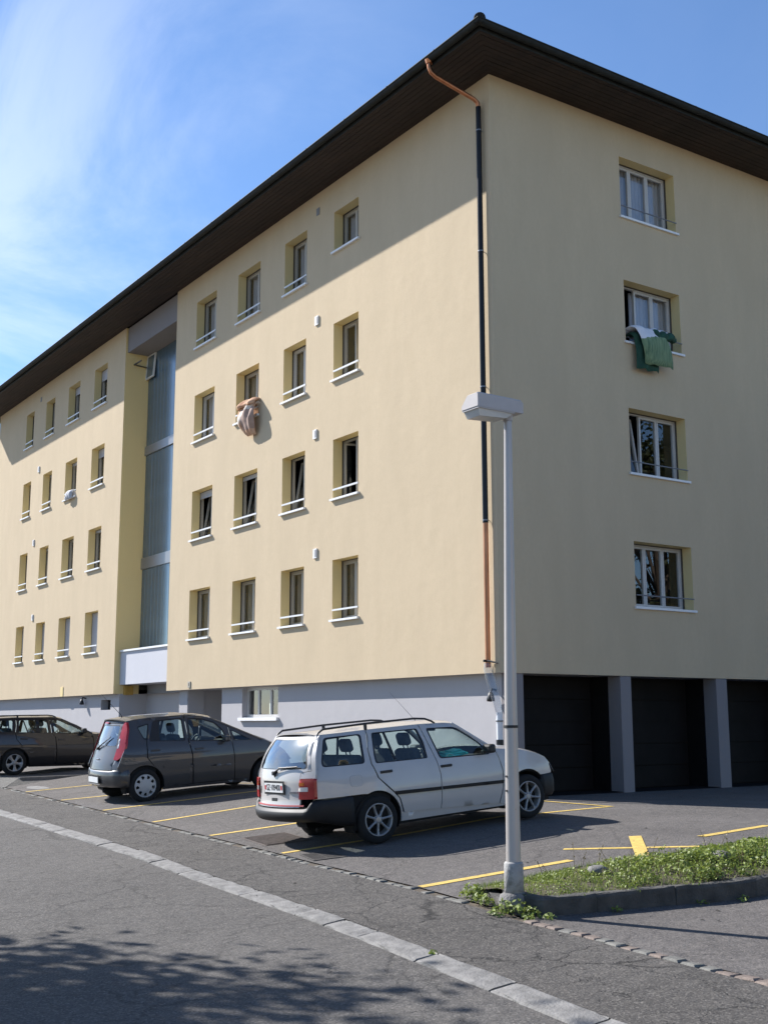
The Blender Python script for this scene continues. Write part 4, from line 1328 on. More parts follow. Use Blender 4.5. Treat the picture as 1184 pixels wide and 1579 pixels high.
    rbm = bumper('rear_bumper', plan_path(S['rb_x'], True), 0, 0, S['bump_mat'], depth=.14)
    bumper('front_bumper', plan_path(S['fb_x'], False), 0, 0, S['bump_mat'])
    # tailgate, rear glass, lamps
    tg = link('tailgate', panel_mesh('tailgate', S['tailgate'], rmap(), P, [S['tghole']], .06, (1, 0, 0), .02), root)
    cen = Vector((0, sum(p[1] for p in S['tghole']) / len(S['tghole'])))
    hin = [tuple(Vector(p) + (cen - Vector(p)).normalized() * .03) for p in S['tghole']]
    link('window_seal', panel_mesh('window_seal', S['tghole'], rmap(-.004), M['rubber'], [hin], .08, (1, 0, 0), .01), tg)
    link('rear_window', panel_mesh('rear_window', hin, rmap(-.008), M['glass_rear'], (), .08, (1, 0, 0), 0), tg)
    for poly in S['corners']:
        me = panel_mesh('rear_pillar', poly, rmap(), P, (), .06, (1, 0, 0), .02)
        link('rear_pillar', me, root)
        link('rear_pillar', panel_mesh('rear_pillar', [(-a, b) for a, b in poly], rmap(), P, (), .06, (1, 0, 0), .02), root)
    for s in (1, -1):
        lp = [(s * a, b) for a, b in S['lamp']]
        lo = link('tail_light', panel_mesh('tail_light', lp, rmap(.024), M['lens_red'], (), .03, (1, 0, 0), .04), root)
        for nm, poly, mm in S['lamp_bits']:
            link(nm, panel_mesh(nm, [(s * a, b) for a, b in poly], rmap(.028), mm, (), .04, (1, 0, 0), .006), lo)
    # wiper
    mb = MB()
    wp = S['wiper']
    a, b, c = [Vector(rmap(o)(*p)) for o, p in zip((.03, .04, .03), wp)]
    mb.tube([a, b, c], [.016, .011, .006], 8); mb.bbox((a.x - .015, a.y - .03, a.z - .03), (a.x + .03, a.y + .03, a.z + .02), .008)
    mb.tube([Vector(rmap(.02)(wp[1][0] * .55, wp[1][1] + .004)), c], .008, 6)
    mb.obj('wiper', M['black'], tg)
    # plate
    py, pz, pw_, ph = S['plate']
    def flat(name, w, hh, off, mat, par, dy=0, dz=0):
        mb = MB(); xx = min(Rr(0, pz - hh / 2), Rr(0, pz + hh / 2)) - off - S.get('plate_off', 0)
        mb.box((xx - .006, py + dy - w / 2, pz + dz - hh / 2), (xx, py + dy + w / 2, pz + dz + hh / 2)); return mb.obj(name, mat, par), xx - .006
    ppar = tg if S['plate_on'] == 'tailgate' else rbm
    holder, _ = flat('plate_holder', pw_ + .05, ph + .055, -.004, M['black'], ppar)
    plate, xx = flat('number_plate', pw_, ph, .006, M['plate'], ppar)
    if S.get('plate_text'):
        cu = bpy.data.curves.new('plate_text', 'FONT'); cu.body = S['plate_text']; cu.size = ph * 1.0; cu.align_x = 'CENTER'; cu.align_y = 'CENTER'; cu.extrude = .001
        cu.space_character = .98
        to = bpy.data.objects.new('plate_text', cu); COL.objects.link(to)
        dg = bpy.context.evaluated_depsgraph_get(); me = bpy.data.meshes.new_from_object(to.evaluated_get(dg))
        bpy.data.objects.remove(to); me.materials.clear(); me.materials.append(M['ink'])
        wtxt = max(v.co.x for v in me.vertices) - min(v.co.x for v in me.vertices)
        sx = pw_ * .74 / wtxt
        tm_ = Matrix(((0, 0, -1, xx - .0015), (-sx, 0, 0, py), (0, .95, 0, pz), (0, 0, 0, 1)))
        link('plate_text', me, ppar, tm_)
        for s in (-1, 1):
            mb = MB(); yy = py + s * pw_ * .44
            mb.add([(xx - .002, yy - .02, pz + .03), (xx - .002, yy + .02, pz + .03), (xx - .002, yy + .02, pz - .015), (xx - .002, yy, pz - .035), (xx - .002, yy - .02, pz - .015)], [(0, 1, 2, 3, 4)])
            mb.obj('shield', M['red_shield'], ppar)
    # black shell that closes the wheel wells, sills and floor
    mb = MB()
    wb, ra = S['wb'], S['arch']
    for s in (-1, 1):
        for cx in (0, wb):
            n = 18
            v = []; f = []
            for k in range(n + 1):
                a = R_(-35 + 250 * k / n); px_, pz_ = cx + ra * math.cos(a), .30 + ra * math.sin(a)
                pz_ = max(pz_, .16)
                v += [(px_, s * (W(px_, max(.2, pz_)) - .012), pz_), (px_, s * .50, pz_)]
            for k in range(n): f.append((2 * k, 2 * k + 1, 2 * k + 3, 2 * k + 2))
            mb.add(v, f)
            mb.add([(cx + ra * math.cos(R_(-35 + 250 * k / n)), s * .5, max(.16, .30 + ra * math.sin(R_(-35 + 250 * k / n)))) for k in range(n + 1)], [tuple(range(n + 1))])
        segs = [(S['xc'][0][0] + .22, -ra - .0), (ra, wb - ra), (wb + ra, hx1 - .02)]
        for a, b in segs:
            zz = [.20, .45, S['belt'] - .16 if b < wb + .1 else min(S['belt'] - .16, zh(b) - .05)]
            v = []; n = 6
            for x in lin(a, b, n):
                for z in zz: v.append((x, s * (W(x, z) - .03), z))
            mb.add(v, [(i * 3 + j, i * 3 + 3 + j, i * 3 + 4 + j, i * 3 + 1 + j) for i in range(n) for j in range(2)])
        # panel above the arches
        for cx in (0, wb):
            v = []; n = 8
            for k in range(n + 1):
                a = R_(180 - 180 * k / n); px_, pz_ = cx + ra * math.cos(a), .30 + ra * math.sin(a)
                zt2 = S['belt'] - .16 if cx == 0 else min(S['belt'] - .16, zh(min(hx1, px_)) - .05)
                v += [(px_, s * (W(px_, pz_) - .03), pz_), (px_, s * (W(px_, max(zt2, pz_)) - .03), max(zt2, pz_ + .01))]
            mb.add(v, [(2 * k, 2 * k + 2, 2 * k + 3, 2 * k + 1) for k in range(n)])
    xr0 = S['xc'][0][0] + .12
    mb.add([(xr0, -.62, .24), (hx1, -.62, .22), (hx1, .62, .22), (xr0, .62, .24)], [(0, 1, 2, 3)])
    mb.add([(xr0 + .02, -.66, .24), (xr0 + .02, .66, .24), (xr0 + .02, .66, .62), (xr0 + .02, -.66, .62)], [(0, 1, 2, 3)])
    mb.add([(S['fire'], -.72, .24), (S['fire'], .72, .24), (S['fire'], .72, S['belt'] - .05), (S['fire'], -.72, S['belt'] - .05)], [(0, 1, 2, 3)])
    mb.obj('underbody', M['shell'], root)
    mb = MB(); mb.tube([(-.6, -.25, .22), (xr0 - .04, -.25, .22)], .028, 10); mb.bbox((xr0 + .05, -.45, .19), (xr0 + .4, .35, .30), .04); mb.obj('exhaust', M['shell'], root)
    # cabin: floor, seats, dashboard, steering wheel
    mb = MB(); mb.box((-.55, -.66, .38), (1.9, .66, .42)); 
    mb.box((S['xc'][0][0] + .25, -.62, .55), (-.02, .62, .60))
    cab = mb.obj('cabin_floor', M['dash'], root)
    def seat(x, y, w, hr=True, n=1):
        sm = MB(); bz = S['belt'] - .52
        sm.bbox((x - .02, y - w / 2, bz), (x + .48, y + w / 2, bz + .16), .05)
        back = Matrix.Translation((x, y, bz + .10)) @ Matrix.Rotation(R_(-14), 4, 'Y')
        sm.bbox((-.07, -w / 2, 0), (.06, w / 2, .58), .05, mat=back)
        so = sm.obj('seat', M['seat'], root)
        for k in range(n):
            yy = 0 if n == 1 else (-.34 + .68 * k / (n - 1))
            hm = MB()
            hm.bbox((-.05, yy - .13, .62), (.05, yy + .13, .80), .045, mat=back)
            hm.tube([back @ Vector((0, yy - .05, .56)), back @ Vector((0, yy - .05, .64))], .008, 6); hm.tube([back @ Vector((0, yy + .05, .56)), back @ Vector((0, yy + .05, .64))], .008, 6)
            hm.obj('headrest', M['seat'], so)
    sx = S['seat_x']
    seat(sx[0], -.36, .50); seat(sx[0], .36, .50); seat(sx[1], 0, 1.2, n=2)
    mb = MB(); zb2 = S['belt']
    mb.bbox((S['fire'] - .42, -.68, zb2 - .28), (S['fire'] + .05, .68, zb2 - .05), .05); mb.bbox((S['fire'] - .5, .2, zb2 - .15), (S['fire'] - .2, .55, zb2 + .02), .04)
    mb.obj('dashboard', M['dash'], root)
    mb = MB(); sc = Vector((S['fire'] - .58, .36, zb2 - .10)); rm = Matrix.Translation(sc) @ Matrix.Rotation(R_(-65), 4, 'Y')
    pts = [rm @ Vector((.185 * math.cos(2 * math.pi * k / 24), .185 * math.sin(2 * math.pi * k / 24), 0)) for k in range(25)]
    mb.tube(pts, .014, 8, cap=False)
    for a in (0, 120, 240): mb.tube([rm @ Vector((0, 0, 0)), rm @ Vector((.18 * math.cos(R_(a + 90)), .18 * math.sin(R_(a + 90)), 0))], .016, 6)
    mb.tube([sc, sc + Vector((.35, 0, -.1))], .03, 8)
    mb.obj('steering_wheel', M['black'], root)
    mb = MB(); mb.bbox((xt_ + .02, -.12, zt_ - .10), (xt_ + .05, .12, zt_ - .03), .01); mb.obj('rear_view_mirror', M['black'], root)
    # wheels
    tyre, rim, back = S['wheels']
    for s in (-1, 1):
        for cx in (0, wb):
            wo_ = empty('wheel'); wo_.parent = root
            rot = Matrix.Rotation(0 if s < 0 else math.pi, 4, 'Z')
            wo_.matrix_local = Matrix.Translation((cx, s * (S['track'] - .0), S['rt'])) @ rot @ Matrix.Rotation(random.uniform(0, 1), 4, 'Y')
            link('tyre', tyre, wo_); link('rim', rim, wo_); link('brake_disc', back, wo_)
    # roof rails
    if S.get('rails'):
        for s in (-1, 1):
            rr_ = S['rails']; pts = []
            mb = MB()
            for (x, dz) in rr_['pts']:
                pts.append((x, s * (W(x, zroof(x)) - .005), zroof(x) + dz))
            mb.tube(pts, .014, 8)
            for x in rr_['feet']:
                zz = float(np.interp(x, [p[0] for p in rr_['pts']], [p[1] for p in rr_['pts']]))
                mb.bbox((x - .022, s * (W(x, zroof(x)) - .005) - .012, zroof(x) - .01), (x + .022, s * (W(x, zroof(x)) - .005) + .012, zroof(x) + zz), .005)
            mb.obj('roof_rail', M['black'], root)
    for fn in S.get('extra', ()): fn(root, dict(W=W, Rr=Rr, rmap=rmap, smap=smap, tg=tg, zroof=zroof, both=both, bodyA=bodyA, bodyB=bodyB, rbm=rbm))
    return root

# ---- white estate ----------------------------------------------------------
A_ = .365
qg = [(-.88, .655), (-.872, .90), (-.815, 1.09), (-.745, 1.26), (-.675, 1.43), (.055, 1.43), (-.01, 1.18), (-.018, 1.0), (.042, .82), (.15, .71), (.262, .61), (.335, .53), (.38, .36), (.362, .25)] + arc(0, .30, A_, -6, 112, 14) + [(-.2, .645)]
def golf_extra(root, c):
    rmap, tg, W = c['rmap'], c['tg'], c['W']
    P = M['p_white']
    # lower tailgate handle, thin red line, small lettering strips
    link('red_line', panel_mesh('red_line', [(-.62, .572), (.62, .572), (.62, .590), (-.62, .590)], rmap(.006), M['red_paint'], (), .06, (1, 0, 0), .006), tg)
    link('tailgate_handle', panel_mesh('tailgate_handle', [(-.075, .632), (.075, .632), (.075, .672), (-.075, .672)], rmap(.004), M['black'], (), .06, (1, 0, 0), .006), tg)
    mb = MB()
    for k in range(7):
        y0 = -.36 - k * .023; mb.box((c['Rr'](y0, .74) - .008, y0 - .017, .735), (c['Rr'](y0, .74) + .004, y0, .757))
    mb.obj('model_badge', M['band'], tg)
    mb = MB()
    for dy, pts in ((.56, [(.03, .05), (.0, .06), (-.025, .03), (-.025, -.03), (0, -.06), (.03, -.05)]), (.485, None)):
        if pts: mb.tube([(c['Rr'](dy, .76) - .006, dy + a * .9, .76 + b * .8) for a, b in pts], .005, 5)
        else:
            for o in (-.02, .02): mb.box((c['Rr'](dy, .76) - .008, dy + o - .005, .715), (c['Rr'](dy, .76), dy + o + .005, .805))
            mb.box((c['Rr'](dy, .76) - .008, dy - .02, .755), (c['Rr'](dy, .76), dy + .02, .765))
    mb.obj('country_sticker', M['ink'], tg)
    # wiper pivot
    mb = MB(); a = Vector(rmap(.0)(0, .975)); mb.add([(a.x - .02, -.05, a.z + .03), (a.x - .02, .05, a.z + .03), (a.x - .012, 0, a.z - .06), (a.x + .02, -.05, a.z + .03), (a.x + .02, .05, a.z + .03), (a.x + .02, 0, a.z - .06)], [(0, 1, 2), (0, 2, 5, 3), (1, 4, 5, 2), (0, 3, 4, 1)]); mb.obj('wiper_pivot', M['cladding'], tg)
    # fuel flap outline
    fl = roundpoly([(-.375, .755), (-.20, .75), (-.20, .885), (-.375, .885)], .04)
    link('fuel_flap', panel_mesh('fuel_flap', fl, c['smap'](.004), P, (), .06, (0, 1, 0), .006), c['bodyA'])
    fin = [(-.2875 + (x + .2875) * 1.05, .819 + (z - .819) * 1.06) for x, z in fl]
    link('flap_gap', panel_mesh('flap_gap', fin, c['smap'](.0015), M['band'], (), .06, (0, 1, 0), .003), c['bodyA'])
    # bright moulding on the bumper top
    mb = MB()
    for s in (-1, 1):
        x0 = c['Rr'](.72, .6)
        mb.bbox((x0 - .035, min(s * .60, s * .74), .645), (x0 + .06, max(s * .60, s * .74), .66), .006)
    # mirror-side aerial on the roof
    mb = MB(); zz = c['zroof'](1.25) + .045
    mb.tube([(1.25, 0, zz - .01), (1.22, 0, zz + .02), (.85, 0, zz + .42)], [.009, .003, .0012], 6); mb.obj('aerial', M['black'], root)
Golf = dict(name='estate_car', label='off-white estate car with black roof rails and black lower cladding',
    pose=(2.837, -5.026, -.211, R_(88.43), math.atan(.0843), R_(-1.1)), paint=M['p_white'],
    W=[(0, .72), (.15, .77), (.3, .80), (.45, .825), (.7, .83), (.93, .80), (1.38, .60), (1.42, .575), (1.47, .52), (1.6, .45)], plan=(-.45, 2.5), taper_r=.09, taper_f=.12,
    xc=[(0, -1.09), (.40, -1.09), (.55, -1.075), (.60, -1.045), (.9, -1.03), (1.02, -.995), (1.15, -.948), (1.28, -.865), (1.42, -.745), (1.5, -.66)],
    quarter=qg, qhole=roundpoly([(-.60, 1.388), (-.035, 1.39), (-.10, 1.015), (-.715, 1.03), (-.72, 1.09)], .05),
    rdoor=[(.072, 1.43), (.885, 1.43), (.93, 1.22), (.995, .90), (1.018, .76), (1.005, .50), (.99, .325), (.41, .345), (.355, .53), (.28, .615), (.062, .82), (.002, 1.0), (.008, 1.18)],
    rdhole=roundpoly([(.125, 1.388), (.845, 1.382), (.885, 1.2), (.87, .985), (.055, 1.0), (.06, 1.1)], .03),
    rdbars=[[(.30, 1.37), (.335, 1.37), (.385, 1.02), (.35, 1.02)]],
    fdoor=[(.90, 1.43), (1.43, 1.405), (1.51, 1.355), (1.77, 1.175), (1.98, 1.0), (2.025, .85), (2.055, .69), (2.04, .48), (1.97, .27), (1.0, .32), (1.017, .50), (1.03, .76), (1.007, .90), (.943, 1.22)],
    fdhole=roundpoly([(.985, 1.372), (1.43, 1.352), (1.54, 1.305), (1.78, 1.10), (1.90, .935), (1.055, .96)], .04),
    fender=[(1.992, 1.0), (2.03, 1.0), (2.43, .945), (2.74, .85), (2.93, .75), (2.99, .60), (2.985, .57), (2.74, .57)] + arc(2.475, .30, A_ + .01, 46, 184, 14) + [(2.08, .24), (1.985, .265), (2.055, .48), (2.07, .69), (2.04, .85)],
    sill=[(.365, .235), (2.09, .225), (2.02, .275), (.99, .33), (.385, .35)],
    roof=[(-.675, 1.425), (0, 1.435), (.9, 1.435), (1.3, 1.42), (1.44, 1.40)], roof_bow=.10,
    screen=((1.40, 1.44), (.99, 2.0)), hood=[(2.01, .995), (2.43, .945), (2.74, .86), (2.90, .79), (2.97, .71)],
    fb=(.26, .58), fb_x=2.76, rb=(.28, .38, .64, .545, .70), rb_x=-.365, bump_mat=M['cladding'],
    tailgate=[(-.545, .56), (.545, .56), (.545, .985), (.705, 1.005), (.55, 1.425), (-.55, 1.425), (-.705, 1.005), (-.545, .985)],
    tghole=roundpoly([(-.645, 1.025), (.645, 1.025), (.51, 1.395), (-.51, 1.395)], .05),
    corners=[[(.552, .912), (.79, .912), (.745, 1.1), (.68, 1.26), (.585, 1.43), (.56, 1.425), (.715, 1.0), (.552, .98)]],
    lamp=[(.552, .660), (.795, .660), (.79, .905), (.570, .905)],
    lamp_bits=[('indicator_lens', [(.56, .825), (.64, .825), (.645, .865), (.565, .865)], M['lens_orange']), ('reverse_lens', [(.555, .755), (.70, .755), (.70, .808), (.558, .808)], M['lens_white'])],
    wiper=[(0, .985), (-.15, 1.045), (-.50, 1.06)], plate=(0, .80, .50, .115), plate_on='tailgate', plate_text='SZ·109400',
    wb=2.475, arch=.35, belt=.98, fire=2.0, seat_x=(.95, .05), wheels=wheel_meshes('seven', .30), track=.735, rt=.30,
    trims=[[(.30, .578), (1.005, .56), (1.005, .603), (.275, .625)], [(1.03, .56), (2.05, .528), (2.06, .572), (1.03, .602)]],
    rhandle=(.18, .885), fhandle=(1.13, .86), mirror=(1.80, .97),
    rails=dict(pts=[(-.66, .0), (-.64, .03), (-.57, .068), (.07, .078), (.85, .078), (1.02, .065), (1.12, .03), (1.17, .0)], feet=(.07,)),
    extra=[golf_extra])
build_car(Golf)
mb = MB()
for (a, b, z0, z1, w, ang) in ((-.20, .22, 0, .03, .22, .2), (-.16, .18, .03, .055, .18, -.1), (-.1, .14, .055, .075, .13, .35)):
    mb.bbox((a, -w / 2, z0), (b, w / 2, z1), .012, mat=Matrix.Rotation(ang, 4, 'Z'))
t = mb.obj('folded_cloth', M['turq'])
p = Golf['pose']
ch = Matrix.Translation(p[:3]) @ Matrix.Rotation(p[3], 4, 'Z') @ Matrix.Rotation(-p[4], 4, 'Y')
t.matrix_world = ch @ Matrix.Translation((1.52, -.40, .965)) @ Matrix.Rotation(R_(8), 4, 'X')
tag(t, 'turquoise folded cloth on the dashboard of the off-white estate car', 'cloth')

# ---- dark grey small car -----------------------------------------------------
A2 = .37
qc = [(-.52, .64), (-.455, .80), (-.345, 1.03), (-.25, 1.36), (-.265, 1.475), (.205, 1.515), (.20, 1.40), (.055, 1.06), (.045, .80), (.12, .70), (.20, .62)] + arc(0, .30, A2, 55, 150, 12) + [(-.36, .45), (-.42, .56)]
def colt_extra(root, c):
    mb = MB(); zz = c['zroof'](-.1) + .045
    mb.tube([(-.12, 0, zz - .01), (-.13, 0, zz + .03), (-.52, 0, zz + .45)], [.016, .006, .002], 6); mb.obj('aerial', M['black'], root)
    link('brake_light', panel_mesh('brake_light', [(.05, 1.435), (.27, 1.435), (.27, 1.46), (.05, 1.46)], c['rmap'](.03), M['lens_red'], (), .06, (1, 0, 0), .02), c['tg'])
    mb = MB(); x = c['Rr'](0, .80)
    mb.bbox((x - .02, -.07, .785), (x + .01, .07, .81), .006); mb.bbox((x - .02, -.07, .74), (x + .01, .07, .76), .006)
    mb.obj('tailgate_handle', M['chrome'], c['tg'])
    mb = MB(); mb.box((c['Rr'](0, .5) - .045, -.30, .345), (c['Rr'](0, .5) - .02, .30, .365)); mb.obj('plate_trim', M['chrome'], c['rbm'])
Colt = dict(name='hatchback_car', label='dark grey small hatchback with tall red tail lights',
    pose=(-5.137, -4.837, -.095, R_(88.24), math.atan(.060), R_(.83)), paint=M['p_grey'],
    W=[(0, .74), (.15, .77), (.3, .81), (.45, .835), (.75, .845), (.97, .815), (1.43, .61), (1.49, .575), (1.54, .52), (1.7, .45)], plan=(-.15, 2.5), taper_r=.075, taper_f=.13,
    xc=[(0, -.60), (.3, -.62), (.5, -.655), (.6, -.65), (.66, -.635), (.75, -.61), (.9, -.55), (1.02, -.505), (1.2, -.44), (1.42, -.345), (1.5, -.31)],
    quarter=qc, qhole=roundpoly([(-.075, 1.37), (.17, 1.42), (.085, 1.10), (.01, 1.14)], .04),
    rdoor=[(.222, 1.515), (.885, 1.53), (.885, 1.04), (.932, .80), (.945, .26), (.40, .245)] + [(.372, .30)] + arc(0, .30, A2 + .006, 4, 54, 6)[1:] + [(.14, .70), (.062, .80), (.072, 1.06)],
    rdhole=roundpoly([(.255, 1.455), (.85, 1.475), (.835, 1.05), (.115, 1.09)], .05),
    rdbars=[[(.245, 1.44), (.37, 1.44), (.33, 1.09), (.14, 1.09)]],
    fdoor=[(.905, 1.53), (1.25, 1.49), (1.42, 1.44), (1.735, 1.27), (1.765, 1.0), (1.80, .70), (1.80, .265), (.965, .265), (.952, .80), (.905, 1.04)],
    fdhole=roundpoly([(.94, 1.465), (1.25, 1.445), (1.50, 1.355), (1.645, 1.19), (1.69, 1.0), (.91, 1.04)], .05),
    fender=[(1.755, 1.262), (2.16, 1.095), (2.58, .915), (2.85, .78), (2.98, .62), (2.98, .56), (2.76, .56)] + arc(2.5, .30, A2, 44, 184, 14) + [(2.12, .25), (1.815, .265), (1.815, .70), (1.78, 1.0)],
    fhole=[roundpoly([(1.79, 1.195), (2.19, .985), (2.17, .975), (1.81, .995)], .02)],
    sill=[(.37, .20), (2.13, .20), (2.13, .255), (.37, .25)],
    roof=[(-.265, 1.475), (-.1, 1.50), (.21, 1.52), (.9, 1.53), (1.25, 1.49), (1.42, 1.44)], roof_bow=.12,
    screen=((1.44, 1.42), (.97, 2.42)), hood=[(2.40, .985), (2.58, .915), (2.80, .81), (2.93, .72), (2.99, .66)],
    fb=(.22, .56), fb_x=2.78, rb=(.30, .30, .615, .60, .60), rb_x=-.33, bump_mat=M['p_grey'],
    tailgate=[(-.575, .61), (.575, .61), (.60, .80), (.585, 1.02), (.52, 1.43), (-.52, 1.43), (-.585, 1.02), (-.60, .80)],
    tghole=roundpoly([(-.545, 1.03), (.545, 1.03), (.455, 1.405), (-.455, 1.405)], .04),
    corners=[[(.585, .62), (.80, .62), (.80, .78), (.61, .79)], [(-.53, 1.435), (.53, 1.435), (.56, 1.475), (-.56, 1.475)]],
    lamp=roundpoly([(.605, .795), (.70, .785), (.80, .86), (.795, 1.04), (.70, 1.33), (.60, 1.465), (.555, 1.45), (.54, 1.40), (.60, 1.03)], .03),
    lamp_bits=[('reverse_lens', [(.606, 1.0), (.640, 1.0), (.615, 1.17), (.582, 1.17)], M['lens_white'])],
    wiper=[(.18, .985), (-.05, 1.07), (-.30, 1.20)], plate=(-.0, .43, .50, .10), plate_on='bumper', plate_off=.035,
    wb=2.5, arch=.355, belt=1.03, fire=2.08, seat_x=(.88, .12), wheels=wheel_meshes('cap', .30, .18), track=.755, rt=.30,
    trims=[[(.37, .595), (.945, .565), (.945, .60), (.35, .635)], [(.965, .565), (1.80, .535), (1.80, .57), (.965, .60)]], trim_mat=M['p_grey'],
    rhandle=(.215, .925), fhandle=(1.09, .895), mirror=(1.60, 1.0), extra=[colt_extra])
build_car(Colt)

# ---- blackish estate at the left edge ------------------------------------------
A3 = .36
qs = [(-.90, .62), (-.87, .90), (-.80, 1.08), (-.70, 1.36), (.045, 1.378), (.045, 1.2), (-.0, 1.0), (.03, .85), (.14, .72), (.22, .62)] + arc(0, .30, A3, 55, 150, 12) + [(-.36, .45), (-.5, .56)]
Skoda = dict(name='estate_car', label='blackish estate car with five-spoke alloy wheels beyond the grey hatchback',
    pose=(-13.646, -4.652, .08, R_(89.5), .006, 0.0), paint=M['p_dark'],
    W=[(0, .74), (.15, .77), (.3, .82), (.45, .85), (.7, .86), (.95, .82), (1.34, .62), (1.38, .595), (1.43, .53), (1.6, .45)], plan=(-.4, 2.5), taper_r=.08, taper_f=.12,
    xc=[(0, -1.05), (.40, -1.06), (.6, -1.05), (.9, -1.02), (1.02, -.98), (1.2, -.88), (1.38, -.78), (1.5, -.72)],
    quarter=qs, qhole=roundpoly([(-.62, 1.315), (.0, 1.325), (-.04, 1.02), (-.74, 1.03)], .05),
    rdoor=[(.06, 1.378), (.885, 1.388), (.90, 1.0), (.985, .90), (1.02, .60), (1.03, .26), (.40, .25), (.366, .31)] + arc(0, .30, A3 + .006, 6, 54, 6)[1:] + [(.16, .72), (.045, .85), (.015, 1.0), (.06, 1.2)],
    rdhole=roundpoly([(.105, 1.325), (.84, 1.335), (.86, .995), (.06, 1.015)], .04),
    rdbars=[[(.22, 1.31), (.25, 1.31), (.33, 1.02), (.30, 1.02)], [(.55, 1.32), (.62, 1.32), (.62, 1.02), (.52, 1.02)]],
    fdoor=[(.905, 1.388), (1.05, 1.385), (1.20, 1.345), (1.56, 1.195), (1.82, 1.05), (1.93, .98), (1.97, .8), (1.97, .27), (1.05, .26), (1.04, .60), (1.005, .90), (.92, 1.0)],
    fdhole=roundpoly([(.935, 1.335), (1.08, 1.33), (1.42, 1.20), (1.72, 1.03), (1.73, .965), (.955, .99)], .04),
    fender=[(1.945, .975), (2.3, .93), (2.7, .82), (2.92, .70), (2.98, .6), (2.98, .56), (2.76, .56)] + arc(2.52, .30, A3, 44, 184, 14) + [(2.14, .25), (1.985, .27), (1.985, .80)],
    sill=[(.37, .19), (2.14, .19), (2.14, .26), (.37, .25)],
    roof=[(-.70, 1.36), (.1, 1.385), (.9, 1.39), (1.06, 1.38), (1.2, 1.34)], roof_bow=.10,
    screen=((1.34, 1.2), (.98, 1.95)), hood=[(1.95, .975), (2.3, .93), (2.7, .83), (2.90, .74), (2.97, .66)],
    fb=(.22, .56), fb_x=2.78, rb=(.28, .32, .60, .58, .6), rb_x=-.34, bump_mat=M['p_dark'],
    tailgate=[(-.56, .60), (.56, .60), (.56, .98), (.70, 1.0), (.56, 1.36), (-.56, 1.36), (-.70, 1.0), (-.56, .98)],
    tghole=roundpoly([(-.63, 1.02), (.63, 1.02), (.52, 1.33), (-.52, 1.33)], .05),
    corners=[[(.57, .97), (.80, .97), (.74, 1.1), (.60, 1.37), (.57, 1.36), (.71, 1.0)]],
    lamp=[(.57, .66), (.80, .66), (.79, .96), (.58, .96)], lamp_bits=[('reverse_lens', [(.575, .76), (.70, .76), (.70, .81), (.575, .81)], M['lens_white'])],
    wiper=[(0, .97), (-.15, 1.03), (-.45, 1.04)], plate=(0, .78, .50, .11), plate_on='tailgate',
    wb=2.52, arch=.345, belt=.985, fire=1.95, seat_x=(.92, .05), wheels=wheel_meshes('five', .30), track=.765, rt=.30,
    trims=[[(.37, .525), (1.02, .52), (1.02, .555), (.34, .56)], [(1.04, .52), (1.96, .51), (1.96, .545), (1.04, .555)]], trim_mat=M['p_dark'],
    rhandle=(.21, .87), fhandle=(1.15, .84), mirror=(1.68, 1.0),
    rails=dict(pts=[(-.60, .0), (-.55, .03), (-.45, .045), (.1, .05), (.85, .05), (.98, .04), (1.06, .01)], feet=(.1,)))
build_car(Skoda)
# ------------------------------------------------------------------ planted island
FR = [(7.86, -6.50), (8.24, -6.40), (8.33, -5.9), (8.45, -4.80), (8.70, -3.87), (9.0, -2.4), (9.35, -.4)]
BK = [(7.10, -6.19), (7.16, -4.80), (7.71, -2.58), (8.3, -.4)]
isl = empty('island_kerb'); isl['kind'] = 'structure'
def kerb_run(pts, wid, topf, piece, mat, name='kerb_stone', parent=isl):
    P = [Vector(p) for p in pts]; s = 0
    segs = [(P[i + 1] - P[i]).length for i in range(len(P) - 1)]; L = sum(segs)
    def at(t):
        for i, l in enumerate(segs):
            if t <= l or i == len(segs) - 1: return P[i] + (P[i + 1] - P[i]) * (t / l)
            t -= l
    n = max(1, round(L / piece))
    for k in range(n):
        a, b = L * k / n + .002, L * (k + 1) / n - .002
        m = max(2, int((b - a) / .12)); v = []; f = []
        for i in range(m + 1):
            t = a + (b - a) * i / m; p = at(t); d = (at(min(L, t + .02)) - at(max(0, t - .02))).normalized(); nr = Vector((d.y, -d.x))
            zt = topf(p.x, p.y); zb = hz(p.x, p.y) - .2
            for (o, z) in ((.5, zb), (.5, zt - .03), (.42, zt - .006), (.3, zt), (-.3, zt), (-.45, zt - .008), (-.5, zt - .03), (-.5, zb)):
                j = rng.normal(0, .004, 3)
                q = p + nr * (wid * o); v.append((q.x + j[0], q.y + j[1], z + j[2] * .8))
        for i in range(m):
            for q in range(7): f.append((i * 8 + q, i * 8 + 8 + q, i * 8 + 9 + q, i * 8 + 1 + q))
        f.append(tuple(range(8))); f.append(tuple(m * 8 + q for q in reversed(range(8))))
        link(name, mesh_from(name, v, f, mat), parent)
ftop = lambda x, y: hz(x + .25, y) + .175
btop = lambda x, y: hz(x - .15, y) + .05
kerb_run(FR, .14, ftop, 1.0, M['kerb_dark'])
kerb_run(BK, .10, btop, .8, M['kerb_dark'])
kerb_run([BK[0], (7.5, -6.36), (7.86, -6.52)], .10, lambda x, y: hz(x, y) + .06, .45, M['kerb_dark'])
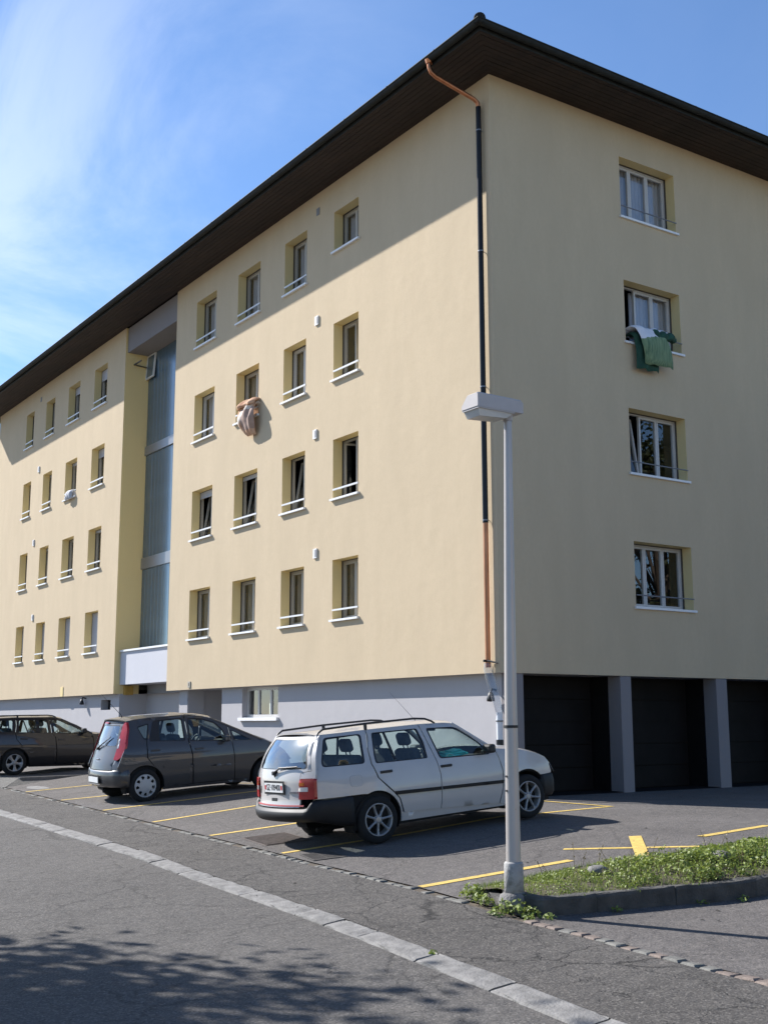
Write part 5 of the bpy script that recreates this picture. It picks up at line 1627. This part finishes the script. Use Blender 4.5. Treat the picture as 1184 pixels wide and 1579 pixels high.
# soil surface between the kerbs
n = 30; v = []; f = []; ROWS = 8
def along(pts, t):
    P = [Vector(p) for p in pts]; ys_ = [p.y for p in P]
    y = -6.42 + t * 6.0
    return Vector((float(np.interp(y, ys_, [p.x for p in P])), y))
def soil_z(t, s):
    a, b = along(BK, t), along(FR, t)
    za = btop(a.x, a.y) - .02; zb = ftop(b.x, b.y) - .025
    return za + (zb - za) * s + .05 * math.sin(math.pi * s)
for i in range(n + 1):
    t = i / n; a, b = along(BK, t), along(FR, t)
    for j in range(ROWS + 1):
        s = j / ROWS; p = a + (b - a) * s
        v.append((p.x, p.y, soil_z(t, s) + rng.normal(0, .008)))
f = [(i * (ROWS + 1) + j, i * (ROWS + 1) + j + 1, (i + 1) * (ROWS + 1) + j + 1, (i + 1) * (ROWS + 1) + j) for i in range(n) for j in range(ROWS)]
f = [tuple(reversed(q)) for q in f]
so = link('island_soil', mesh_from('island_soil', v, f, M['soil'], smooth=True)); so['kind'] = 'structure'

def leaves(centres, normals, sizes, aspect=.55):
    """numpy: one rhomb of four triangles-worth per leaf, as two quads folded along the midrib"""
    N_ = len(centres)
    nrm = normals / np.linalg.norm(normals, axis=1, keepdims=True)
    rnd = rng.normal(size=(N_, 3)); t = np.cross(nrm, rnd); t /= np.linalg.norm(t, axis=1, keepdims=True) + 1e-9
    b = np.cross(nrm, t)
    L = sizes[:, None]; w = L * aspect
    tip = centres + t * L * .5; tail = centres - t * L * .5
    l1 = centres + b * w * .5 + nrm * L * .10; r1 = centres - b * w * .5 + nrm * L * .10
    V = np.stack([tail, r1, tip, l1], 1).reshape(-1, 3)
    idx = np.arange(N_)[:, None] * 4
    F = np.concatenate([idx + np.array([[0, 1, 2]]), idx + np.array([[0, 2, 3]])], 0)
    return V, F
def leaf_mesh(name, V, F, mat):
    me = bpy.data.meshes.new(name)
    me.vertices.add(len(V)); me.vertices.foreach_set('co', V.astype(np.float32).ravel())
    nf = len(F); k = F.shape[1]
    me.loops.add(nf * k); me.loops.foreach_set('vertex_index', F.astype(np.int32).ravel())
    me.polygons.add(nf); me.polygons.foreach_set('loop_start', np.arange(0, nf * k, k, dtype=np.int32))
    me.polygons.foreach_set('loop_total', np.full(nf, k, dtype=np.int32))
    me.materials.append(mat); me.update(); me.validate()
    return me
C_ = []; Nn = []; Sz = []
def clump(x, y, z, r, h, n, s0, s1):
    a = rng.uniform(0, 2 * np.pi, n); rr = r * np.sqrt(rng.uniform(0, 1, n)); zz = h * rng.uniform(0.05, 1, n) ** .8 * (1 - .5 * (rr / r) ** 2)
    C_.append(np.stack([x + rr * np.cos(a), y + rr * np.sin(a), z + zz], 1))
    nn = np.stack([.8 * np.cos(a) * rng.uniform(0, 1, n), .8 * np.sin(a) * rng.uniform(0, 1, n), rng.uniform(.3, 1, n)], 1) + rng.normal(0, .35, (n, 3))
    Nn.append(nn); Sz.append(rng.uniform(s0, s1, n))
for k in range(470):
    t = rng.uniform(0, 1); s = rng.uniform(.04, .96)
    a, b = along(BK, t), along(FR, t); p = a + (b - a) * s
    lush = float(np.clip((p.y + 6.3) / 2.2, 0, 1))
    if lush < .35 and rng.uniform() < .35: continue
    if math.sin(p.x * 7.1 + 1.3) * math.sin(p.y * 5.3) > .25 and rng.uniform() < .8: continue
    h = (.03 + .15 * lush * rng.uniform(.25, 1.2)) * (1 if s > .3 else .45)
    clump(p.x, p.y, soil_z(t, s), .07 + .11 * rng.uniform() * (.6 + lush), h, int(22 + 42 * lush), .014 + .006 * lush, .028 + .04 * lush * rng.uniform(.5, 1))
# tufts round the foot of the lamp post and against the kerb
for (x, y, r, h, n) in ((7.28, -6.47, .10, .13, 60), (7.45, -6.52, .11, .15, 80), (7.60, -6.60, .09, .10, 50), (7.72, -6.62, .07, .10, 40),
                        (8.02, -6.66, .10, .12, 70), (8.14, -6.60, .11, .14, 90), (8.27, -6.56, .09, .09, 50), (8.05, -6.78, .08, .07, 50), (8.40, -6.47, .07, .05, 24), (8.35, -6.64, .05, .04, 20),
                        (8.46, -5.7, .05, .05, 14), (8.6, -4.7, .06, .05, 16), (8.75, -4.3, .06, .06, 18), (9.02, -8.20, .03, .025, 9)):
    clump(x, y, hz(x, y), r, h, n, .025, .062)
V, F = leaves(np.concatenate(C_), np.concatenate(Nn), np.concatenate(Sz))
tag(link('ground_weeds', leaf_mesh('ground_weeds', V, F, M['weed'])), kind='stuff')
# grass blades
nb = 7000
tt = rng.uniform(0, 1, nb); ss_ = rng.uniform(.03, .97, nb)
Vb = np.zeros((nb, 3, 3))
for i in range(nb):
    a, b = along(BK, tt[i]), along(FR, tt[i]); p = a + (b - a) * ss_[i]
    z = soil_z(tt[i], ss_[i]); h = rng.uniform(.02, .08) * (1 + .7 * tt[i]); an = rng.uniform(0, 2 * np.pi); w = .004
    lean = rng.normal(0, .35, 2) * h
    Vb[i] = [(p.x - w * math.cos(an), p.y - w * math.sin(an), z - .01), (p.x + w * math.cos(an), p.y + w * math.sin(an), z - .01), (p.x + lean[0], p.y + lean[1], z + h)]
tag(link('grass', leaf_mesh('grass', Vb.reshape(-1, 3), np.arange(nb * 3).reshape(-1, 3), M['weed'])), kind='stuff')
mb = MB(); C2 = []; N2 = []; S2 = []
for k in range(46):
    t = rng.uniform(.12, .95); s = rng.uniform(.02, .8); a, b = along(BK, t), along(FR, t); p = a + (b - a) * s; z = soil_z(t, s)
    h = rng.uniform(.16, .42) * (.55 + .5 * t); l = rng.normal(0, .06, 2)
    pts = [(p.x, p.y, z), (p.x + l[0] * .4, p.y + l[1] * .4, z + h * .55), (p.x + l[0], p.y + l[1], z + h)]
    mb.tube(pts, [.004, .003, .0015], 4, cap=False)
    for q in range(9):
        u = rng.uniform(.45, 1.02); C2.append((p.x + l[0] * u + rng.normal(0, .012), p.y + l[1] * u + rng.normal(0, .012), z + h * u)); N2.append(rng.normal(size=3) + (0, 0, .6)); S2.append(rng.uniform(.012, .03))
tag(mb.obj('weed_stems', M['dry']), kind='stuff')
V, F = leaves(np.array(C2), np.array(N2), np.array(S2))
tag(link('seed_heads', leaf_mesh('seed_heads', V, F, M['dry'])), kind='stuff')
# loose stones in the island and on the tarmac
def pebble(name, x, y, z, r, mat):
    bm = bmesh.new(); bmesh.ops.create_icosphere(bm, subdivisions=2, radius=r)
    for v in bm.verts: v.co = Vector((v.co.x * 1.3, v.co.y, v.co.z * .55)) * (1 + rng.normal(0, .07))
    me = bpy.data.meshes.new(name); bm.to_mesh(me); bm.free(); me.materials.append(mat)
    me.polygons.foreach_set('use_smooth', [True] * len(me.polygons))
    o = link(name, me); o.location = (x, y, z); o.rotation_euler = (0, 0, rng.uniform(0, 3)); return o
for (t, s, r, lab) in ((.21, .42, .10, 'large grey stone lying in the weeds, nearer the lamp post'), (.44, .50, .13, 'large grey stone lying in the weeds, farther from the lamp post')):
    a, b = along(BK, t), along(FR, t); p = a + (b - a) * s
    tag(pebble('stone', p.x, p.y, soil_z(t, s) + .03, r, M['kerb']), lab, 'stone')
mb = MB()
for k in range(260):
    x = rng.uniform(2, 12.5); y = rng.uniform(-8.1, -5.2)
    if 7.0 < x < 8.5 and y > -6.5: continue
    r = rng.uniform(.004, .011); z = hz(x, y)
    mb.add([(x - r, y, z), (x, y - r, z), (x + r * 1.2, y, z), (x, y + r, z), (x, y, z + r * .8)], [(0, 1, 4), (1, 2, 4), (2, 3, 4), (3, 0, 4)])
for (x, y) in ((8.75, -5.95), (9.2, -5.4), (9.32, -5.33), (8.95, -4.9), (9.0, -6.9), (5.6, -2.3), (6.3, -4.9), (5.2, -7.2), (9.3, -9.6)):
    z = hz(x, y); r = rng.uniform(.018, .03); a = rng.uniform(0, 3)
    d = Vector((math.cos(a), math.sin(a))) * r; e_ = Vector((-d.y, d.x)) * .6
    mb.add([(x - d.x, y - d.y, z + .004), (x + e_.x, y + e_.y, z + .012), (x + d.x, y + d.y, z + .006), (x - e_.x, y - e_.y, z + .015)], [(0, 1, 2, 3)])
tag(mb.obj('grit', M['cobble']), kind='stuff')

# ------------------------------------------------------------------ lamp post
PXY = (7.984, -6.509)
lamp = empty('street_lamp', (PXY[0], PXY[1], -.345))
tag(lamp, 'grey street lamp on a tapered post at the weedy island', 'street lamp')
mb = MB()
mb.tube([(0, 0, .12), (0, 0, .42), (.004, .003, 2.0), (.024, .02, 4.50), (.024, .02, 4.66)], [.070, .068, .057, .037, .037], 24)
pole = mb.obj('pole', M['post'], lamp)
mb = MB(); mb.lathe([(.074, .12), (.089, .125), (.088, .40), (.080, .415), (.066, .418)], 28); mb.obj('base_collar', M['post_base'], lamp)
mb = MB(); mb.lathe([(.05, -.05), (.13, -.03), (.145, .06), (.13, .125), (.085, .15)], 20); mb.obj('foot', M['kerb'], lamp)
mb = MB(); mb.tube([(.003, .003, 1.62), (.003, .003, 1.645)], .066, 20); mb.bbox((-.085, -.02, 1.618), (-.055, .02, 1.648), .003); mb.obj('cable_clamp', M['black'], lamp)
mb = MB()
for z, r in ((1.18, .068), (1.05, .069)):
    mb.tube([(.0, -r * .55 , z), (.0, -r - .004, z)], .010, 8)
mb.obj('bolt', M['iron'], lamp)
# lamp head: box with a bevelled far side and a sloping front, lens below
mb = MB()
y0, y1 = -.43, .14; xa, xb = -.125, .125
zb, ztp = 4.63, 4.77
prof = lambda y, zt, ins: [(xa, y, zb), (xb, y, zb), (xb, y, zt - .012), (xb - .012, y, zt), (xa + .09, y, zt), (xa, y, zb + .035)]
rings = [prof(y0, ztp - .012, 0), prof(y0 + .02, ztp, 0), prof(y1 - .03, ztp - .005, 0), [(x * .96, y1, zb + (z - zb) * .8 + .004) for x, _, z in prof(y1, ztp, 0)]]
v = [p for r in rings for p in r]; f = []
for i in range(3):
    for k in range(6):
        kk = (k + 1) % 6; f.append((i * 6 + k, i * 6 + kk, i * 6 + 6 + kk, i * 6 + 6 + k))
f.append(tuple(reversed(range(6)))); f.append(tuple(18 + k for k in range(6)))
mb.add(v, f)
mb.lathe([(.045, 4.56), (.05, 4.63)], 16, mat=Matrix.Translation((.024, .02, 0)))
head = mb.obj('lamp_head', M['lamp_body'], lamp)
mb = MB()
v = [(xa + .01, y0 + .012, zb - .002), (xb - .012, y0 + .012, zb - .002), (xb - .012, .03, zb - .002), (xa + .01, .03, zb - .002),
     (xa + .03, y0 + .045, zb - .085), (xb - .03, y0 + .045, zb - .085), (xb - .03, -.05, zb - .065), (xa + .03, -.05, zb - .065)]
mb.add(v, [(0, 1, 5, 4), (1, 2, 6, 5), (2, 3, 7, 6), (3, 0, 4, 7), (4, 5, 6, 7)])
mb.obj('lens', M['lamp_lens'], head)
mb = MB(); mb.box((xa + .002, y0 + .006, zb - .018), (xb - .002, y0 + .012, zb + .0)); mb.box((xa + .004, y0 + .012, zb - .014), (xa + .010, .03, zb)); mb.box((xb - .010, y0 + .012, zb - .014), (xb - .004, .03, zb)); mb.obj('lens_rim', M['lamp_body'], head)

# ------------------------------------------------------------------ bedding hung out of windows
def soft_sheet(name, M_loc, u0, u1, path, thick, mats, seed, wrinkle=.02, nu=36, nv=60, u_of=None, mi_of=None):
    """thick cloth: path is a list of (outward, z); u runs along the wall"""
    r = np.random.default_rng(seed)
    P = np.array(path, float); d = np.r_[0, np.cumsum(np.linalg.norm(np.diff(P, axis=0), axis=1))]
    tt = np.linspace(0, d[-1], nv + 1)
    po = np.interp(tt, d, P[:, 0]); pz = np.interp(tt, d, P[:, 1])
    for _ in range(3):
        po[1:-1] = (po[:-2] + 2 * po[1:-1] + po[2:]) / 4; pz[1:-1] = (pz[:-2] + 2 * pz[1:-1] + pz[2:]) / 4
    ph = r.uniform(0, 6.28, (5, 3)); fr = r.uniform(1.5, 6, (5, 2))
    mid = []
    for j in range(nv + 1):
        v_ = j / nv
        a, b = (u0, u1) if u_of is None else u_of(v_)
        for i in range(nu + 1):
            u_ = i / nu
            w = sum(math.sin(fr[k, 0] * u_ * 4 + fr[k, 1] * v_ * 3 + ph[k, 0]) * (.5 if k > 2 else 1) for k in range(5)) / 4
            w2 = math.sin(u_ * 5 + ph[0, 1] + 3 * v_) * .4
            e = min(1, 6 * min(u_, 1 - u_))
            mid.append((a + (b - a) * u_ + wrinkle * .6 * w2 * v_, po[j] + wrinkle * (w + 1) * e, pz[j] + wrinkle * .5 * w))
    mid = np.array(mid).reshape(nv + 1, nu + 1, 3)
    du = np.gradient(mid, axis=1); dv = np.gradient(mid, axis=0); nn = np.cross(du, dv); nn /= np.linalg.norm(nn, axis=2, keepdims=True) + 1e-9
    uu = np.linspace(0, 1, nu + 1)[None, :, None]; vv = np.linspace(0, 1, nv + 1)[:, None, None]
    prof = np.clip(np.minimum(np.minimum(uu, 1 - uu) * 8, np.minimum(vv, 1 - vv) * 12), 0, 1) ** .5
    A = mid + nn * thick * .5 * prof; B = mid - nn * thick * .5 * prof
    # wall-local (u, out, z) -> local (x, -out, z) with y pointing inwards
    verts = [M_loc @ Vector((p[0], -p[1], p[2])) for p in np.concatenate([A.reshape(-1, 3), B.reshape(-1, 3)])]
    n1 = (nv + 1) * (nu + 1); F = []; MI = []
    for j in range(nv):
        for i in range(nu):
            a = j * (nu + 1) + i; q = (a, a + 1, a + nu + 2, a + nu + 1); m = mi_of(i / nu, j / nv) if mi_of else 0
            F += [q, tuple(n1 + k for k in reversed(q))]; MI += [m, m]
    o = link(name, mesh_from(name, verts, F, mats, MI, smooth=True)); return o
M['orange_cloth'] = pm('orange_brown_cloth', (.50, .235, .12), .9, var=.25, scale=5, col2=(.62, .40, .26))
M['mauve_cloth'] = pm('brown_mauve_cloth', (.36, .25, .20), .9, var=.18, scale=7)
M['cream_cloth'] = pm('cream_cloth', (.66, .58, .50), .9, var=.12, scale=6)
M['white_cloth'] = pm('white_cloth', (.72, .72, .76), .9, var=.06, scale=6)
M['green_cloth'] = pm('green_striped_cloth', (.11, .21, .12), .9, var=.3, scale=5, stretch=(7, 7, .3), col2=(.24, .33, .18))
M['dkgreen_cloth'] = pm('dark_green_cloth', (.02, .075, .05), .9, var=.3, scale=6)
F3 = frame_front(0, 0, 0)
def b3mi(u, v): return 1 if abs((v - .34) - (.78 - u) * .42) < .085 + .03 * math.sin(u * 9) else (2 if v > .42 and u > .30 and v < .86 else 0)
duv = soft_sheet('duvet', F3, -10.25, -9.36, [(-.32, 9.22), (-.08, 9.29), (.05, 9.33), (.13, 9.26), (.19, 9.08), (.20, 8.9), (.15, 8.72), (.10, 8.58), (.06, 8.50)], .06,
    [M['orange_cloth'], M['cream_cloth'], M['mauve_cloth']], 21, .045, u_of=lambda v: (-10.12 + .62 * max(0, v - .45) + .09 * math.sin(7 * v), -9.22 - .16 * max(0, v - .6) + .03 * math.sin(11 * v)), mi_of=b3mi)
tag(duv, 'orange and cream duvet airing out of a sunlit facade window', 'duvet', 'bedding aired at the windows')
pil = soft_sheet('pillow', F3, -10.12, -9.22, [(-.20, 9.36), (-.04, 9.41), (.08, 9.40), (.16, 9.34), (.20, 9.26)], .10, [M['orange_cloth'], M['cream_cloth']], 8, .05, nu=24, nv=24,
    mi_of=lambda u, v: 1 if .10 < v < .45 else 0)
tag(pil, 'orange brown pillow lying on top of the orange duvet', 'pillow', 'bedding aired at the windows')
SM = frame_side(0, 0)
def gmi(u, v): return 0 if v < .60 - .12 * u else 1
dg = soft_sheet('duvet', SM, 3.62, 4.6, [(-.32, 9.26), (-.10, 9.34), (.05, 9.37), (.18, 9.30), (.27, 9.12), (.29, 8.9), (.27, 8.68), (.24, 8.56)], .07, [M['white_cloth'], M['green_cloth']], 5, .035,
    u_of=lambda v: (3.50 + .30 * v, 4.33 + .30 * v), mi_of=gmi)
tag(dg, 'white and green striped duvet hanging out of the open window', 'duvet', 'bedding aired at the windows')
dg2 = soft_sheet('blanket', SM, 3.72, 4.35, [(-.2, 9.24), (-.06, 9.27), (.07, 9.18), (.13, 8.9), (.13, 8.6), (.12, 8.46)], .07, [M['dkgreen_cloth']], 6, .045, nu=24, nv=36, u_of=lambda v: (3.66 + .03 * v, 4.10 + .22 * v))
tag(dg2, 'dark green blanket hanging behind the striped duvet', 'blanket', 'bedding aired at the windows')
dg3 = soft_sheet('pillow', SM, 4.05, 4.72, [(-.22, 9.30), (-.05, 9.36), (.14, 9.31), (.30, 9.16)], .15, [M['white_cloth'], M['dkgreen_cloth']], 9, .03, nu=24, nv=24, mi_of=lambda u, v: 1 if v > .7 or u > .72 else 0)
tag(dg3, 'white pillow with a green edge on top of the striped duvet', 'pillow', 'bedding aired at the windows')
gl = soft_sheet('laundry', F3, -23.25, -22.65, [(-.12, 9.02), (-.03, 9.22), (.02, 9.26), (.07, 9.18), (.10, 9.05), (.09, 8.95)], .05, [M['white_cloth'], M['shutter']], 12, .05, nu=24, nv=24, mi_of=lambda u, v: 1 if v > .6 and u > .3 else 0)
tag(gl, 'pale grey bundle of laundry on a window guard rail', 'laundry')

# ------------------------------------------------------------------ trees outside the frame (shadow on the road, reflections in glass)
def tree(x, y, h, cr, ch, label, n=5200, seed=1, leaf=(.13, .26)):
    r = np.random.default_rng(seed)
    z0 = hz(x, y)
    t = empty('broadleaf_tree', (x, y, z0)); tag(t, label, 'tree', 'trees round the parking lot')
    mb = MB(); base = h - ch
    mb.tube([(0, 0, -.2), (.05, .02, base * .5), (-.03, .05, base), (.05, 0, base + ch * .45), (0, .05, base + ch * .85)], [.24, .19, .16, .10, .03], 10)
    cc = []
    for k in range(22):
        a = r.uniform(0, 6.28); zz = base + ch * r.uniform(.12, .92); rad = cr * math.sqrt(max(.05, 1 - ((zz - base - ch * .45) / (ch * .58)) ** 2)) * r.uniform(.45, .92)
        e_ = Vector((rad * math.cos(a), rad * math.sin(a), zz)); s = Vector((0, 0, base + (zz - base) * .45))
        mb.tube([s, (s + e_) / 2 + Vector((0, 0, -.1)), e_], [.07, .045, .015], 6); cc.append(e_)
        for q in range(2):
            e2 = e_ + Vector(r.normal(0, .55, 3)); mb.tube([(s + e_) / 2, e2], [.03, .008], 5); cc.append(e2)
    mb.obj('trunk', M['bark'], t)
    C = []; N_ = []; S_ = []
    per = n // len(cc)
    for c in cc:
        sg = r.uniform(.28, .62)
        p = r.normal(0, 1, (per, 3)) * sg * np.array([1, 1, .7]) + np.array(c)
        C.append(p); N_.append(r.normal(0, .6, (per, 3)) + np.array([0, 0, .8])); S_.append(r.uniform(leaf[0], leaf[1], per))
    V, F = leaves(np.concatenate(C), np.concatenate(N_), np.concatenate(S_), .6)
    link('crown', leaf_mesh('crown', V, F, M['leaf']), t)
    return t
tree(1.2, -15.4, 8.2, 2.6, 5.2, 'leafy tree across the road, farther from the viewer', 7000, 3, (.16, .27))
tree(2.3, -15.6, 8.4, 2.6, 5.4, 'second leafy tree across the road nearer the viewer', 5200, 4, (.16, .27))
tree(21.0, 15.0, 10.5, 3.2, 8.0, 'tall dense tree facing the garage end of the block', 6500, 5)
tree(14.5, 20.5, 13.0, 3.6, 11.0, 'tall dense tree farther along the garage forecourt', 8000, 6, (.2, .36))
tree(19.5, 26.5, 14.5, 3.8, 12.5, 'tallest dense tree at the far end of the forecourt', 8000, 9, (.2, .36))
tree(15.5, 12.5, 8.5, 2.8, 6.5, 'shorter dense tree between the two tall trees by the forecourt', 5500, 7)

# ------------------------------------------------------------------ unseen house, added to bounce warm light onto the shaded end wall
hs = empty('added_bounce_house', (29.0, 2.0, -.3))
tag(hs, 'unseen cream house added to bounce warm light onto the end wall', 'house')
hw, hd, hh = 15.0, 9.0, 7.4
HF = Matrix(((0, 1, 0, 0), (-1, 0, 0, hw / 2), (0, 0, 1, 0), (0, 0, 0, 1)))       # front faces the block: x along the wall, y inwards
openings = [(1.4 + 3.4 * k, 2.6 + 3.4 * k, z, z + 1.35) for k in range(4) for z in (1.1, 4.4)]
wall_with_holes('wall', HF, 0, hw, -.3, hh, openings, [M['facade'], M['facade']], rev=.15, parent=hs)
for (a, b, c, d) in openings:
    wf = link('window', framed(('hw',), 1.2, 1.35, [.6], .06, .06, M['frame_white']), hs, HF @ Matrix.Translation((a, .15, c)))
    link('pane', mesh_from('pane', [(.05, .03, .05), (1.15, .03, .05), (1.15, .03, 1.3), (.05, .03, 1.3)], [(0, 1, 2, 3)], M['pane']), wf)
    mb = MB(); mb.box((-.1, .4, -.1), (1.3, .45, 1.45)); mb.obj('room_back', M['dark_inside'], wf)
for pts in ([(0, -hw / 2), (hd, -hw / 2)], [(hd, -hw / 2), (hd, hw / 2)], [(hd, hw / 2), (0, hw / 2)]):
    (xa, ya), (xb, yb) = pts
    mb = MB(); mb.add([(xa, ya, -.3), (xb, yb, -.3), (xb, yb, hh), (xa, ya, hh)], [(0, 1, 2, 3)]); mb.obj('wall', M['facade'], hs)
mb = MB()
zr2 = hh + 2.6
v = [(-.6, -hw / 2 - .5, hh - .25), (hd + .6, -hw / 2 - .5, hh - .25), (hd + .6, hw / 2 + .5, hh - .25), (-.6, hw / 2 + .5, hh - .25), (hd / 2, -hw / 2 - .5, zr2), (hd / 2, hw / 2 + .5, zr2)]
mb.add(v, [(0, 4, 5, 3), (1, 2, 5, 4), (0, 1, 4), (2, 3, 5), (0, 3, 2, 1)])
mb.obj('roof', M['tile'], hs)
